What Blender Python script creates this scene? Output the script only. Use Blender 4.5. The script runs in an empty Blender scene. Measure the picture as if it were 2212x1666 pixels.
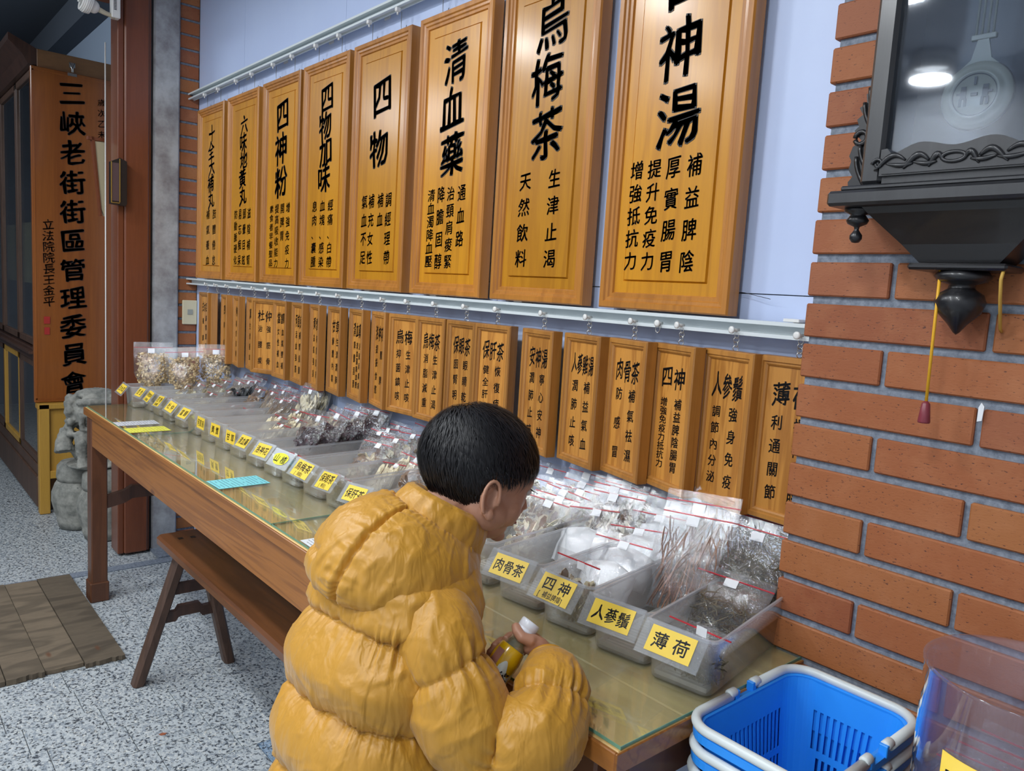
import bpy, bmesh, math, random
from mathutils import Vector, Matrix, noise, Euler
rnd = random.Random(7)
SC = bpy.context.scene
COL = SC.collection
# ------------------------------------------------------------ camera
CAM = (0.0, -1.336, 1.40)
cd = bpy.data.cameras.new('camera'); cam = bpy.data.objects.new('camera', cd); COL.objects.link(cam)
cam.location = CAM
_a, _b, _c, _f = -0.858517, -0.118879, 0.060691, 1668.45
fw = Vector((math.sin(_a)*math.cos(_b), math.cos(_a)*math.cos(_b), math.sin(_b)))
r0 = Vector((math.cos(_a), -math.sin(_a), 0)); u0 = r0.cross(fw)
r2 = r0*math.cos(_c)+u0*math.sin(_c); u2 = -r0*math.sin(_c)+u0*math.cos(_c)
cam.rotation_euler = Matrix((r2, u2, -fw)).transposed().to_euler()
cd.sensor_fit = 'HORIZONTAL'; cd.sensor_width = 36; cd.lens = _f/2212*36; cd.clip_start = 0.02
SC.camera = cam
SC.view_settings.view_transform = 'Standard'; SC.view_settings.look = 'None'
SC.view_settings.gamma = 1; SC.view_settings.use_curve_mapping = False
SC.view_settings.exposure = -0.30
try:
    SC.cycles.transparent_max_bounces = 24; SC.cycles.max_bounces = 8; SC.cycles.glossy_bounces = 4
    SC.cycles.transmission_bounces = 6; SC.cycles.caustics_reflective = False; SC.cycles.caustics_refractive = False
except Exception: pass
# ------------------------------------------------------------ world and lamps
wd = bpy.data.worlds.new('world'); SC.world = wd; wd.use_nodes = True
wd.node_tree.nodes['Background'].inputs[0].default_value = (0.62, 0.75, 1.0, 1)
wd.node_tree.nodes['Background'].inputs[1].default_value = 0.10
LAMPS = [(-3.4, -1.6, 2.83, 20, .10), (-2.4, -1.6, 2.83, 20, .10), (-1.4, -1.6, 2.83, 18, .10), (-0.4, -1.7, 2.83, 14, .10),
         (-3.0, -2.6, 2.83, 20, .10), (-1.6, -2.6, 2.83, 22, .10), (-0.2, -2.6, 2.83, 18, .10),  # unseen middle row, added as fill to brighten the trays
         (-2.0, -3.9, 2.83, 26, .10), (0.3, -3.4, 2.83, 22, .12)]
def lamp_light(i, x, y, z, w, r):
    l = bpy.data.lights.new('ceiling_lamp_light', 'AREA'); l.shape = 'DISK'; l.size = r*2; l.energy = w
    l.color = (0.93, 0.97, 1.0)
    o = bpy.data.objects.new('ceiling_lamp_light', l); COL.objects.link(o); o.location = (x, y, z-.075)
for i, L in enumerate(LAMPS): lamp_light(i, *L)
l = bpy.data.lights.new('arcade_lamp_light', 'AREA'); l.shape = 'RECTANGLE'; l.size = 1.2; l.size_y = .3; l.energy = 19; l.color = (.8, .9, 1)
o = bpy.data.objects.new('arcade_lamp_light', l); COL.objects.link(o); o.location = (-5.3, -2.2, 2.75); o.rotation_euler = (math.radians(48), 0, 0)

# ------------------------------------------------------------ helpers
def link(o): COL.objects.link(o); return o
class MB:
    """collects polygons, then builds one mesh object"""
    def __init__(s): s.v = []; s.f = []; s.m = []; s.sm = []
    def add(s, vs, fs, mi=0, smooth=False, mat=None):
        n = len(s.v)
        if mat is not None: vs = [mat @ Vector(p) for p in vs]
        s.v += [tuple(p) for p in vs]
        for f in fs: s.f.append([i+n for i in f]); s.m.append(mi); s.sm.append(smooth)
        return s
    def box(s, x0, x1, y0, y1, z0, z1, mi=0, mat=None, bev=0.0):
        if bev > 0:
            return s.bevbox(x0, x1, y0, y1, z0, z1, bev, mi, mat)
        v = [(x, y, z) for x in (x0, x1) for y in (y0, y1) for z in (z0, z1)]
        s.add(v, [(0,1,3,2),(4,6,7,5),(0,4,5,1),(2,3,7,6),(0,2,6,4),(1,5,7,3)], mi, False, mat); return s
    def bevbox(s, x0, x1, y0, y1, z0, z1, b, mi=0, mat=None):
        bm = bmesh.new(); bmesh.ops.create_cube(bm, size=1)
        for v in bm.verts: v.co = Vector(((x0+x1)/2+v.co.x*(x1-x0), (y0+y1)/2+v.co.y*(y1-y0), (z0+z1)/2+v.co.z*(z1-z0)))
        bmesh.ops.bevel(bm, geom=bm.edges[:], offset=b, segments=1, affect='EDGES')
        bm.verts.index_update()
        s.add([v.co[:] for v in bm.verts], [[v.index for v in f.verts] for f in bm.faces], mi, False, mat); bm.free(); return s
    def tube(s, pts, r, n=10, mi=0, caps=True, smooth=True, closed=False):
        pts = [Vector(p) for p in pts]; N = len(pts)
        rs = r if isinstance(r, (list, tuple)) else [r]*N
        up = Vector((0, 0, 1)); vs = []; prev = None
        for i, p in enumerate(pts):
            if closed: t = (pts[(i+1) % N]-pts[i-1]).normalized()
            else: t = (pts[min(i+1, N-1)]-pts[max(i-1, 0)]).normalized()
            if prev is None:
                a = up.cross(t)
                if a.length < 1e-3: a = Vector((1, 0, 0)).cross(t)
                a.normalize()
            else:
                a = prev - t*prev.dot(t)
                a.normalize()
            prev = a; b = t.cross(a)
            for k in range(n):
                w = 2*math.pi*k/n; vs.append(p+(a*math.cos(w)+b*math.sin(w))*rs[i])
        fs = []
        for i in range(N if closed else N-1):
            j = (i+1) % N
            for k in range(n): fs.append((i*n+k, i*n+(k+1) % n, j*n+(k+1) % n, j*n+k))
        if caps and not closed: fs += [tuple(range(n))[::-1], tuple((N-1)*n+k for k in range(n))]
        s.add(vs, fs, mi, smooth); return s
    def lathe(s, prof, n=24, mi=0, c=(0,0,0), smooth=True, mat=None):
        vs = []; N = len(prof); prof = [(max(r, 2e-4), z) for r, z in prof]
        for (r, z) in prof:
            for k in range(n):
                w = 2*math.pi*k/n; vs.append((c[0]+r*math.cos(w), c[1]+r*math.sin(w), c[2]+z))
        fs = [(i*n+k, i*n+(k+1) % n, (i+1)*n+(k+1) % n, (i+1)*n+k) for i in range(N-1) for k in range(n)]
        if prof[0][0] > 1e-5: fs.append(tuple(range(n))[::-1])
        if prof[-1][0] > 1e-5: fs.append(tuple((N-1)*n+k for k in range(n)))
        s.add(vs, fs, mi, smooth, mat); return s
    def loft(s, rings, mi=0, smooth=True, cap0=True, cap1=True, mat=None):
        n = len(rings[0]); N = len(rings); vs = [p for r in rings for p in r]
        fs = [(i*n+k, i*n+(k+1) % n, (i+1)*n+(k+1) % n, (i+1)*n+k) for i in range(N-1) for k in range(n)]
        if cap0: fs.append(tuple(range(n))[::-1])
        if cap1: fs.append(tuple((N-1)*n+k for k in range(n)))
        s.add(vs, fs, mi, smooth, mat); return s
    def ell(s, c, r, n=16, m=10, mi=0, mat=None):
        vs = [(c[0]+r[0]*math.sin(math.pi*i/m)*math.cos(2*math.pi*k/n), c[1]+r[1]*math.sin(math.pi*i/m)*math.sin(2*math.pi*k/n), c[2]-r[2]*math.cos(math.pi*i/m)) for i in range(1, m) for k in range(n)]
        a = len(vs); vs += [(c[0], c[1], c[2]-r[2]), (c[0], c[1], c[2]+r[2])]
        fs = [(i*n+k, i*n+(k+1) % n, (i+1)*n+(k+1) % n, (i+1)*n+k) for i in range(m-2) for k in range(n)]
        fs += [(a, (k+1) % n, k) for k in range(n)] + [(a+1, (m-2)*n+k, (m-2)*n+(k+1) % n) for k in range(n)]
        s.add(vs, fs, mi, True, mat); return s
    def prism(s, poly, y0, y1, mi=0, axis='y', mat=None):
        n = len(poly)
        def P(a, b, t): return (a, t, b) if axis == 'y' else ((t, a, b) if axis == 'x' else (a, b, t))
        vs = [P(a, b, y0) for a, b in poly]+[P(a, b, y1) for a, b in poly]
        fs = [tuple(range(n)), tuple(range(2*n-1, n-1, -1))]+[(k, k+n, (k+1) % n+n, (k+1) % n) for k in range(n)]
        s.add(vs, fs, mi, False, mat); return s
    def mesh(s, name):
        me = bpy.data.meshes.new(name); me.from_pydata(s.v, [], s.f)
        me.polygons.foreach_set('material_index', s.m); me.polygons.foreach_set('use_smooth', s.sm)
        me.update(); return me
    def build(s, name, mats, parent=None, fix=True):
        me = s.mesh(name)
        if fix:
            bm = bmesh.new(); bm.from_mesh(me); bmesh.ops.recalc_face_normals(bm, faces=bm.faces); bm.to_mesh(me); bm.free()
        for m in (mats if isinstance(mats, (list, tuple)) else [mats]): me.materials.append(m)
        o = link(bpy.data.objects.new(name, me))
        if parent: o.parent = parent
        return o
def tag(o, label=None, cat=None, group=None, kind=None):
    if label: o['label'] = label
    if cat: o['category'] = cat
    if group: o['group'] = group
    if kind: o['kind'] = kind
    return o
def thing(name, label, cat, loc=(0,0,0), rz=0, group=None):
    o = link(bpy.data.objects.new(name, None)); o.location = loc; o.rotation_euler = (0, 0, rz); o.empty_display_size = .05
    return tag(o, label, cat, group)
def kids(o): return [c for c in ALLK.get(o.name, [])] or list(o.children)
ALLK = {}
def dup(root, loc=None, label=None, group=None, parent=None):
    c = root.copy(); link(c)
    if parent: c.parent = parent
    if loc is not None: c.location = loc
    if label: c['label'] = label
    if group: c['group'] = group
    for ch in list(root.children): dup(ch, parent=c)
    return c
def struct(name, mb, mats, parent=None):
    o = mb.build(name, mats, parent)
    if parent is None: o['kind'] = 'structure'
    return o
def rrect(w, d, r, n=4, cx=0, cy=0):
    """rounded rectangle outline, counter-clockwise"""
    P = []
    for (sx, sy, a0) in ((1, 1, 0), (-1, 1, 90), (-1, -1, 180), (1, -1, 270)):
        for k in range(n+1):
            a = math.radians(a0+90*k/n); P.append((cx+sx*(w/2-r)+r*math.cos(a), cy+sy*(d/2-r)+r*math.sin(a)))
    return P
# ------------------------------------------------------------ materials
def NM(name):
    m = bpy.data.materials.new(name); m.use_nodes = True; nt = m.node_tree
    return m, nt, nt.nodes['Principled BSDF']
def setp(b, **k):
    for a, v in k.items():
        a = {'color': 'Base Color', 'rough': 'Roughness', 'metal': 'Metallic', 'spec': 'Specular IOR Level', 'coat': 'Coat Weight', 'coatr': 'Coat Roughness', 'sheen': 'Sheen Weight', 'trans': 'Transmission Weight', 'ior': 'IOR', 'alpha': 'Alpha', 'sss': 'Subsurface Weight'}[a]
        if a == 'Base Color' and len(v) == 3: v = (*v, 1)
        b.inputs[a].default_value = v
def plain(name, color, rough=.5, **k):
    m, nt, b = NM(name); setp(b, color=color, rough=rough, **k); return m
def node(nt, t, **k):
    n = nt.nodes.new(t)
    for a, v in k.items():
        if hasattr(n, a) and not isinstance(v, tuple): setattr(n, a, v)
    return n
def coords(nt, scale=(1,1,1), src='Object', jitter=True):
    tc = nt.nodes.new('ShaderNodeTexCoord'); mp = nt.nodes.new('ShaderNodeMapping'); mp.inputs['Scale'].default_value = scale
    nt.links.new(tc.outputs[src], mp.inputs[0])
    if jitter:
        oi = nt.nodes.new('ShaderNodeObjectInfo'); ml = nt.nodes.new('ShaderNodeMath'); ml.operation = 'MULTIPLY'; ml.inputs[1].default_value = 37.0
        nt.links.new(oi.outputs['Random'], ml.inputs[0]); nt.links.new(ml.outputs[0], mp.inputs['Location'])
    return mp.outputs[0]
def tnoise(nt, co, scale, detail=4, rough=.55, dist=0.0):
    n = nt.nodes.new('ShaderNodeTexNoise'); n.inputs['Scale'].default_value = scale; n.inputs['Detail'].default_value = detail
    n.inputs['Roughness'].default_value = rough; n.inputs['Distortion'].default_value = dist
    nt.links.new(co, n.inputs['Vector']); return n.outputs['Fac']
def ramp(nt, fac, stops, interp='LINEAR'):
    r = nt.nodes.new('ShaderNodeValToRGB'); r.color_ramp.interpolation = interp
    el = r.color_ramp.elements
    while len(el) < len(stops): el.new(0.5)
    for e, (p, c) in zip(el, stops): e.position = p; e.color = (*c, 1) if len(c) == 3 else c
    nt.links.new(fac, r.inputs[0]); return r.outputs[0]
def mixc(nt, a, b, fac, mode='MIX'):
    m = nt.nodes.new('ShaderNodeMix'); m.data_type = 'RGBA'; m.blend_type = mode
    if isinstance(fac, float): m.inputs[0].default_value = fac
    else: nt.links.new(fac, m.inputs[0])
    for i, x in ((6, a), (7, b)):
        if isinstance(x, tuple): m.inputs[i].default_value = (*x, 1) if len(x) == 3 else x
        else: nt.links.new(x, m.inputs[i])
    return m.outputs[2]
def bump(nt, b, h, strength=.3, dist=.002):
    n = nt.nodes.new('ShaderNodeBump'); n.inputs['Strength'].default_value = strength; n.inputs['Distance'].default_value = dist
    nt.links.new(h, n.inputs['Height']); nt.links.new(n.outputs[0], b.inputs['Normal'])
def wood(name, c1, c2, c3, scale=(14, 14, 1.2), rough=.35, coat=.3, bands=2.2, vary=.12, knots=False, rings=.55, bstr=.15):
    """grain runs along the axis with the small scale"""
    m, nt, b = NM(name)
    co = coords(nt, scale)
    n1 = tnoise(nt, co, 1.0, 3, .5, .6)
    mul = nt.nodes.new('ShaderNodeMath'); mul.operation = 'MULTIPLY'; mul.inputs[1].default_value = bands*6.283*2; nt.links.new(n1, mul.inputs[0])
    sn = nt.nodes.new('ShaderNodeMath'); sn.operation = 'SINE'; nt.links.new(mul.outputs[0], sn.inputs[0])
    mr = nt.nodes.new('ShaderNodeMapRange'); mr.inputs[1].default_value = -1; mr.inputs[2].default_value = 1; nt.links.new(sn.outputs[0], mr.inputs[0])
    fine = tnoise(nt, coords(nt, tuple(s*9 for s in scale)), 1.0, 4, .7)
    a = ramp(nt, mr.outputs[0], [(0, c1), (.6, c2), (1, c2)])
    a = mixc(nt, c2, a, rings)
    f2 = ramp(nt, fine, [(.35, (0, 0, 0)), (.75, (1, 1, 1))])
    a = mixc(nt, a, c3, mixc(nt, (0,0,0), f2, .45))
    big = tnoise(nt, coords(nt, tuple(s*.15 for s in scale)), 1.0, 2, .5)
    hs = nt.nodes.new('ShaderNodeHueSaturation'); nt.links.new(a, hs.inputs['Color'])
    oi = nt.nodes.new('ShaderNodeObjectInfo'); v = nt.nodes.new('ShaderNodeMapRange'); v.inputs[3].default_value = 1-vary; v.inputs[4].default_value = 1+vary
    nt.links.new(oi.outputs['Random'], v.inputs[0])
    vb = nt.nodes.new('ShaderNodeMath'); vb.operation = 'MULTIPLY'; mr2 = nt.nodes.new('ShaderNodeMapRange'); mr2.inputs[1].default_value = .3; mr2.inputs[2].default_value = .7; mr2.inputs[3].default_value = .88; mr2.inputs[4].default_value = 1.1
    nt.links.new(big, mr2.inputs[0]); nt.links.new(v.outputs[0], vb.inputs[0]); nt.links.new(mr2.outputs[0], vb.inputs[1]); nt.links.new(vb.outputs[0], hs.inputs['Value'])
    col = hs.outputs[0]
    if knots:
        vo = nt.nodes.new('ShaderNodeTexVoronoi'); vo.inputs['Scale'].default_value = 1.0; nt.links.new(coords(nt, (3.2, 9, 9)), vo.inputs['Vector'])
        k = ramp(nt, vo.outputs['Distance'], [(.0, (1, 1, 1)), (.06, (.8, .8, .8)), (.11, (0, 0, 0))])
        col = mixc(nt, col, (.12, .04, .012), k)
    nt.links.new(col, b.inputs['Base Color']); setp(b, rough=rough, coat=coat, coatr=.18)
    bump(nt, b, fine, bstr, .0006)
    return m
M = {}
M['panel'] = wood('sign_panel_wood', (.41,.155,.007), (.575,.25,.011), (.46,.185,.012), (20, 20, 1.3), .32, .4, 1.6, .10)
M['frame'] = wood('sign_frame_wood', (.32,.115,.015), (.50,.20,.028), (.34,.12,.02), (30, 30, 1.5), .38, .25, 1.0, .08)
M['panel_s'] = wood('plaque_panel_wood', (.34,.125,.020), (.60,.27,.052), (.50,.21,.04), (34, 34, 3.0), .38, .25, 1.8, .13, rings=.75)
M['frame_s'] = wood('plaque_frame_wood', (.29,.115,.02), (.45,.20,.04), (.32,.125,.025), (40, 40, 2.0), .42, .25, 1.0, .12)
M['pine'] = wood('table_pine', (.19,.062,.012), (.36,.135,.026), (.22,.075,.016), (.9, 16, 22), .36, .2, 2.6, .05, knots=True, rings=.6)
M['pine_top'] = wood('table_top_pine', (.46,.27,.085), (.78,.52,.20), (.62,.39,.14), (1.3, 11, 11), .45, .1, 1.6, .05, knots=True)
M['leg_wood'] = wood('table_leg_wood', (.075,.026,.011), (.125,.045,.018), (.07,.024,.01), (16, 16, 1.5), .4, .15, 1.6, .08)
M['dark_wood'] = wood('dark_wood', (.035,.017,.012), (.075,.034,.022), (.04,.02,.014), (18, 18, 1.5), .4, .25, 1.6, .12)
M['bench_seat'] = wood('bench_seat_wood', (.065,.022,.008), (.15,.052,.016), (.075,.027,.01), (1.2, 12, 12), .33, .35, 1.8, .05)
M['bench_leg'] = wood('bench_leg_wood', (.055,.028,.018), (.105,.055,.035), (.05,.025,.017), (26, 26, 1.6), .55, .05, 1.8, .08)
M['post_wood'] = wood('post_wood', (.12,.032,.012), (.18,.052,.020), (.11,.03,.012), (12, 12, .8), .35, .25, 1.2, .05)
M['sign_wood'] = wood('street_sign_wood', (.20,.055,.013), (.29,.09,.018), (.18,.05,.012), (9, 9, .5), .25, .7, 1.3, .04)
M['sign_back'] = wood('display_case_wood', (.16,.075,.028), (.25,.12,.045), (.15,.07,.03), (9, 2, 9), .5, .1, 1.3, .06)
M['yellow_wood'] = wood('yellow_stand_paint', (.42,.22,.03), (.52,.29,.045), (.40,.2,.03), (8, 8, 1), .5, .1, 1.0, .05)
M['plank'] = wood('weathered_plank', (.055,.042,.028), (.17,.13,.088), (.07,.055,.038), (5, 1.4, 5), .8, .0, 2.6, .18, knots=True, bstr=.5)
M['clock_wood'] = wood('clock_wood', (.012,.012,.014), (.024,.025,.028), (.013,.013,.016), (20, 20, 2), .38, .3, 1.4, .05)
M['clock_dark'] = plain('clock_black_wood', (.010,.010,.012), .33, coat=.2)
M['ink'] = plain('black_ink', (.006,.006,.007), .45)
M['ink_faded'] = plain('faded_ink', (.17,.11,.075), .4)
M['ink_red'] = plain('red_seal_ink', (.38,.02,.015), .5)
M['white_plastic'] = plain('white_plastic', (.78,.78,.76), .35)
M['alu'] = plain('painted_aluminium', (.72,.78,.80), .35, metal=.1)
M['steel'] = plain('steel_wire', (.55,.55,.53), .28, metal=1.0)
M['mortar'] = None
def _brick():
    m, nt, b = NM('terracotta_brick'); co = coords(nt, (1, 1, 1))
    oi = nt.nodes.new('ShaderNodeObjectInfo')
    base = ramp(nt, oi.outputs['Random'], [(0, (.26,.072,.026)), (.4, (.33,.10,.031)), (.75, (.37,.135,.038)), (1, (.29,.088,.038))])
    n = tnoise(nt, co, 14, 4, .6); base = mixc(nt, base, (.45,.18,.075), ramp(nt, n, [(.45, (0,0,0)), (.8, (.55,.55,.55))]))
    sp = tnoise(nt, coords(nt, (160, 160, 420)), 1.0, 3, .6); s = ramp(nt, sp, [(.30, (1,1,1)), (.37, (0,0,0))])
    base = mixc(nt, base, (.07,.022,.015), s)
    nt.links.new(base, b.inputs['Base Color']); setp(b, rough=.62)
    bump(nt, b, sp, .4, .001); return m
M['brick'] = _brick()
def _spec(name, c1, c2, scale, lo=.35, hi=.65, rough=.8, bs=.3, detail=6):
    m, nt, b = NM(name); n = tnoise(nt, coords(nt, (1,1,1)), scale, detail, .65)
    nt.links.new(ramp(nt, n, [(lo, c1), (hi, c2)]), b.inputs['Base Color']); setp(b, rough=rough); bump(nt, b, n, bs, .003); return m
M['mortar'] = _spec('blue_grey_mortar', (.13,.155,.20), (.26,.30,.36), 90)
M['stone'] = _spec('carved_stone', (.16,.165,.15), (.34,.335,.30), 22, rough=.9, bs=.6)
M['grey_plaster'] = _spec('weathered_grey_paint', (.20,.19,.20), (.44,.46,.48), 5.5, .35, .6, .55, .1, 8)
M['wall'] = _spec('pale_blue_wall_board', (.545,.65,.92), (.57,.68,.94), 3, rough=.38, bs=.02)
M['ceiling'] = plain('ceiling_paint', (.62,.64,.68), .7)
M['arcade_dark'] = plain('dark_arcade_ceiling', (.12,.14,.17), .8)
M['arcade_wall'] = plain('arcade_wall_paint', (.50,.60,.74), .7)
def _granite(name, light, mid, dark, stain=False):
    m, nt, b = NM(name); co = coords(nt, (1,1,1))
    n1 = tnoise(nt, co, 95, 3, .6); n2 = tnoise(nt, coords(nt, (1,1.6,1)), 55, 3, .6); n3 = tnoise(nt, coords(nt, (1.5,1,1)), 130, 2, .5)
    c = mixc(nt, light, mid, ramp(nt, n2, [(.46, (0,0,0)), (.62, (1,1,1))]))
    c = mixc(nt, c, dark, ramp(nt, n1, [(.525, (0,0,0)), (.61, (.95,.95,.95))]))
    c = mixc(nt, c, (.80,.78,.70), ramp(nt, n3, [(.6, (0,0,0)), (.7, (.8,.8,.8))]))
    nt.links.new(c, b.inputs['Base Color']); setp(b, rough=.45); return m
M['granite'] = _granite('speckled_granite', (.47,.51,.53), (.27,.31,.35), (.035,.045,.06))
M['granite_dark'] = _granite('blue_granite', (.26,.36,.48), (.12,.18,.26), (.03,.045,.07))
M['grout'] = plain('floor_grout', (.05,.05,.055), .9)
def thin(name, tint, alpha, rough=.1, haze=(.8,.85,.9), hazew=.3, crinkle=0.0, cscale=60):
    """thin clear sheet: transparent, with a little milky diffuse and a clear gloss"""
    m = bpy.data.materials.new(name); m.use_nodes = True; nt = m.node_tree; nt.nodes.clear()
    out = nt.nodes.new('ShaderNodeOutputMaterial'); tr = nt.nodes.new('ShaderNodeBsdfTransparent'); tr.inputs[0].default_value = (*tint, 1)
    p0 = nt.nodes.new('ShaderNodeBsdfDiffuse'); p0.inputs[0].default_value = (*haze, 1)
    p1 = nt.nodes.new('ShaderNodeBsdfTranslucent'); p1.inputs[0].default_value = (*haze, 1)
    p = nt.nodes.new('ShaderNodeMixShader'); p.inputs[0].default_value = .45; nt.links.new(p0.outputs[0], p.inputs[1]); nt.links.new(p1.outputs[0], p.inputs[2])
    gl = nt.nodes.new('ShaderNodeBsdfGlossy'); gl.inputs['Roughness'].default_value = rough; gl.inputs['Color'].default_value = (1,1,1,1)
    lw = nt.nodes.new('ShaderNodeLayerWeight'); lw.inputs[0].default_value = .5
    pw = nt.nodes.new('ShaderNodeMath'); pw.operation = 'POWER'; pw.inputs[1].default_value = 4.5; nt.links.new(lw.outputs['Facing'], pw.inputs[0])
    fr = nt.nodes.new('ShaderNodeMath'); fr.operation = 'MULTIPLY_ADD'; fr.inputs[1].default_value = .9; fr.inputs[2].default_value = .045; nt.links.new(pw.outputs[0], fr.inputs[0])
    a = nt.nodes.new('ShaderNodeMixShader'); a.inputs[0].default_value = hazew; nt.links.new(tr.outputs[0], a.inputs[1]); nt.links.new(p.outputs[0], a.inputs[2])
    ad = nt.nodes.new('ShaderNodeMixShader'); ml = nt.nodes.new('ShaderNodeMath'); ml.operation = 'MULTIPLY'; ml.inputs[1].default_value = alpha; ml.use_clamp = True
    nt.links.new(fr.outputs[0], ml.inputs[0]); nt.links.new(ml.outputs[0], ad.inputs[0]); nt.links.new(a.outputs[0], ad.inputs[1]); nt.links.new(gl.outputs[0], ad.inputs[2])
    nt.links.new(ad.outputs[0], out.inputs[0])
    if crinkle:
        n = tnoise(nt, coords(nt, (1,1,1)), cscale, 4, .6, 1.2); bp = nt.nodes.new('ShaderNodeBump'); bp.inputs['Strength'].default_value = crinkle; bp.inputs['Distance'].default_value = .006
        nt.links.new(n, bp.inputs['Height'])
        for q in (gl, p0, lw): nt.links.new(bp.outputs[0], q.inputs['Normal'])
    return m
M['tray'] = thin('frosted_tray_plastic', (.985,.99,.995), 1.3, .16, (.95,.97,1.0), .22)
M['tray_rim'] = thin('tray_rim_plastic', (.98,.98,.99), 1.2, .2, (.84,.88,.92), .38)
M['film'] = thin('bag_film', (.985,.99,.995), 1.9, .07, (.92,.95,1.0), .045, .7, 45)
M['holder'] = thin('clear_label_holder', (.98,.99,1), .25, .14, (.85,.9,.95), .16)
M['jar'] = thin('clear_jar_plastic', (.93,.92,.96), 1.3, .05, (.55,.5,.62), .12)
M['glass'] = thin('table_glass', (.95,.985,.955), 1.5, .02, (.62,.74,.64), .10)
M['glass_edge'] = plain('green_glass_edge', (.16,.34,.24), .2)
M['clock_glass'] = thin('clock_glass', (.82,.88,.95), 1.3, .03, (.35,.42,.55), .06)
M['case_glass'] = thin('display_case_glass', (.9,.92,.92), 1.5, .03, (.2,.22,.25), .03)
M['dark_glass'] = plain('dark_cabinet_glass', (.012,.014,.016), .06, spec=.7)
M['yellow_paper'] = plain('yellow_label_paper', (.86,.60,.05), .5)
M['white_paper'] = plain('white_paper', (.80,.82,.85), .55)
M['red'] = plain('red_zip_line', (.55,.03,.045), .4)
M['grate'] = plain('cream_grate', (.90,.90,.85), .45)
# ------------------------------------------------------------ lettering
_GC = {}
_fc = bpy.data.curves.new('lettering_source', 'FONT'); _fc.resolution_u = 2
_fo = link(bpy.data.objects.new('lettering_source', _fc))
def glyph(ch, style):
    k = (ch, style)
    if k in _GC: return _GC[k]
    _fc.body = ch
    bpy.context.view_layer.update()
    me = bpy.data.meshes.new_from_object(_fo)
    vs = []
    sd = sum(map(ord, ch))*.37
    amp = {'brush': .040, 'brushs': .035, 'body': .018, 'label': .02, 'thin': .01}[style]; shear = {'brush': .16, 'brushs': .14, 'body': .10, 'label': .05, 'thin': 0}[style]
    for v in me.vertices:
        x, y = v.co.x-.5, v.co.y-.38
        n = noise.noise_vector(Vector((x*3.2+sd, y*3.2, sd))); n2 = noise.noise_vector(Vector((x*9+sd, y*9, sd+4)))
        y += shear*x; x += (-.05*y if style == 'brush' else 0)
        x += n.x*amp*1.6+n2.x*amp*.7; y += n.y*amp*1.6+n2.y*amp*.7
        vs.append((x, y))
    fs = [list(p.vertices) for p in me.polygons]; bpy.data.meshes.remove(me)
    _GC[k] = (vs, fs); return _GC[k]
def write(mb, ch, x, z, sx, sz, style='body', y=0.0, mi=0, mat=None, plane='xz'):
    if ch == ' ': return
    vs, fs = glyph(ch, style)
    bd = {'brush': .021, 'brushs': .013, 'body': .013, 'label': .014, 'thin': 0}[style]
    if bd:
        n_ = len(vs); V2, F2 = [], []
        for q, (dx, dy) in enumerate(((-1, -.55), (1, .55), (-.75, .9), (.75, -.9))):
            V2 += [(a+dx*bd, b+dy*bd) for a, b in vs]; F2 += [[i+q*n_ for i in f] for f in fs]
        vs, fs = V2, F2
    if plane == 'xz': P = [(x+a*sx, y, z+b*sz) for a, b in vs]
    else: P = [(x+a*sx, z+b*sz, y) for a, b in vs]
    mb.add(P, fs, mi, False, mat)
def column(mb, s, x, z0, z1, sx, sz, style='body', y=0.0, mi=0):
    n = len(s)
    for i, ch in enumerate(s): write(mb, ch, x, z0+(z1-z0)*i/max(n-1, 1), sx, sz, style, y, mi)
# ------------------------------------------------------------ floor
fl = struct('floor', MB().box(-3.83, 1.25, -4.2, .05, -.05, -.004), M['grout'])
tile_me = {}
r = 0; X = -2.738-.155*7
while X < 0.9:
    off = -.808+.04*((round((X+2.738)/.155)) % 6)
    k = math.floor((-2.45-off)/.21); Y = off+k*.21
    while Y < -.02:
        x0, x1 = max(X, -3.8), X+.155; y1 = min(Y+.21, 0)
        near = Y > -2.5
        if near and x1 > x0+.02 and y1-Y > .02:
            key = (round(x1-x0, 3), round(y1-Y, 3))
            dark = (abs(X+2.118) < .02 and Y > -.5)
            if key+(dark,) not in tile_me:
                t = MB().bevbox(0, key[0]-.0020, 0, key[1]-.0020, -.012, 0, .0008).build('tile', M['granite_dark' if dark else 'granite'], fl)
                tile_me[key+(dark,)] = t.data
            else:
                t = link(bpy.data.objects.new('tile', tile_me[key+(dark,)])); t.parent = fl
            t.location = (x0, Y, 0)
        Y += .21
    X += .155
tl = MB()
X = -3.8
while X < 1.2:
    for k in range(4): tl.box(X, X+.3035, -4.2+k*.43, -4.2+k*.43+.4285, -.012, 0)
    X += .305
o = tl.build('tile_field', M['granite'], fl); o['kind'] = 'stuff'
struct('floor_arcade', MB().box(-9, -3.86, -4.2, .1, -.06, -.002), M['granite'])['kind'] = 'structure'
struct('trim_1', MB().box(-3.86, -3.80, -4.2, 0, -.05, .004).box(-4.1, -3.86, -.22, 0, -.05, .012), M['mortar'])
# ------------------------------------------------------------ plaque wall: base and panels
wb = struct('wall_back', MB().box(-4.05, .4, .012, .10, 0, 2.95), M['mortar'])
SE = [-4.02, -3.45, -2.54, -1.63, -.72, .3]
for i in range(5):
    for z0, z1 in ((0, 1.426), (1.428, 2.95)):
        MB().box(SE[i]+.0008, SE[i+1]-.0008, 0, .012, z0, z1).build('panel', M['wall'], wb)
struct('ceiling', MB().box(-3.95, 1.25, -4.2, .1, 2.9, 2.98), M['ceiling'])
struct('wall_front', MB().box(-3.95, 1.25, -4.28, -4.2, 0, 2.95), M['ceiling'])
struct('wall_side', MB().box(1.25, 1.33, -4.2, .1, 0, 2.95), M['ceiling'])
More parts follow.
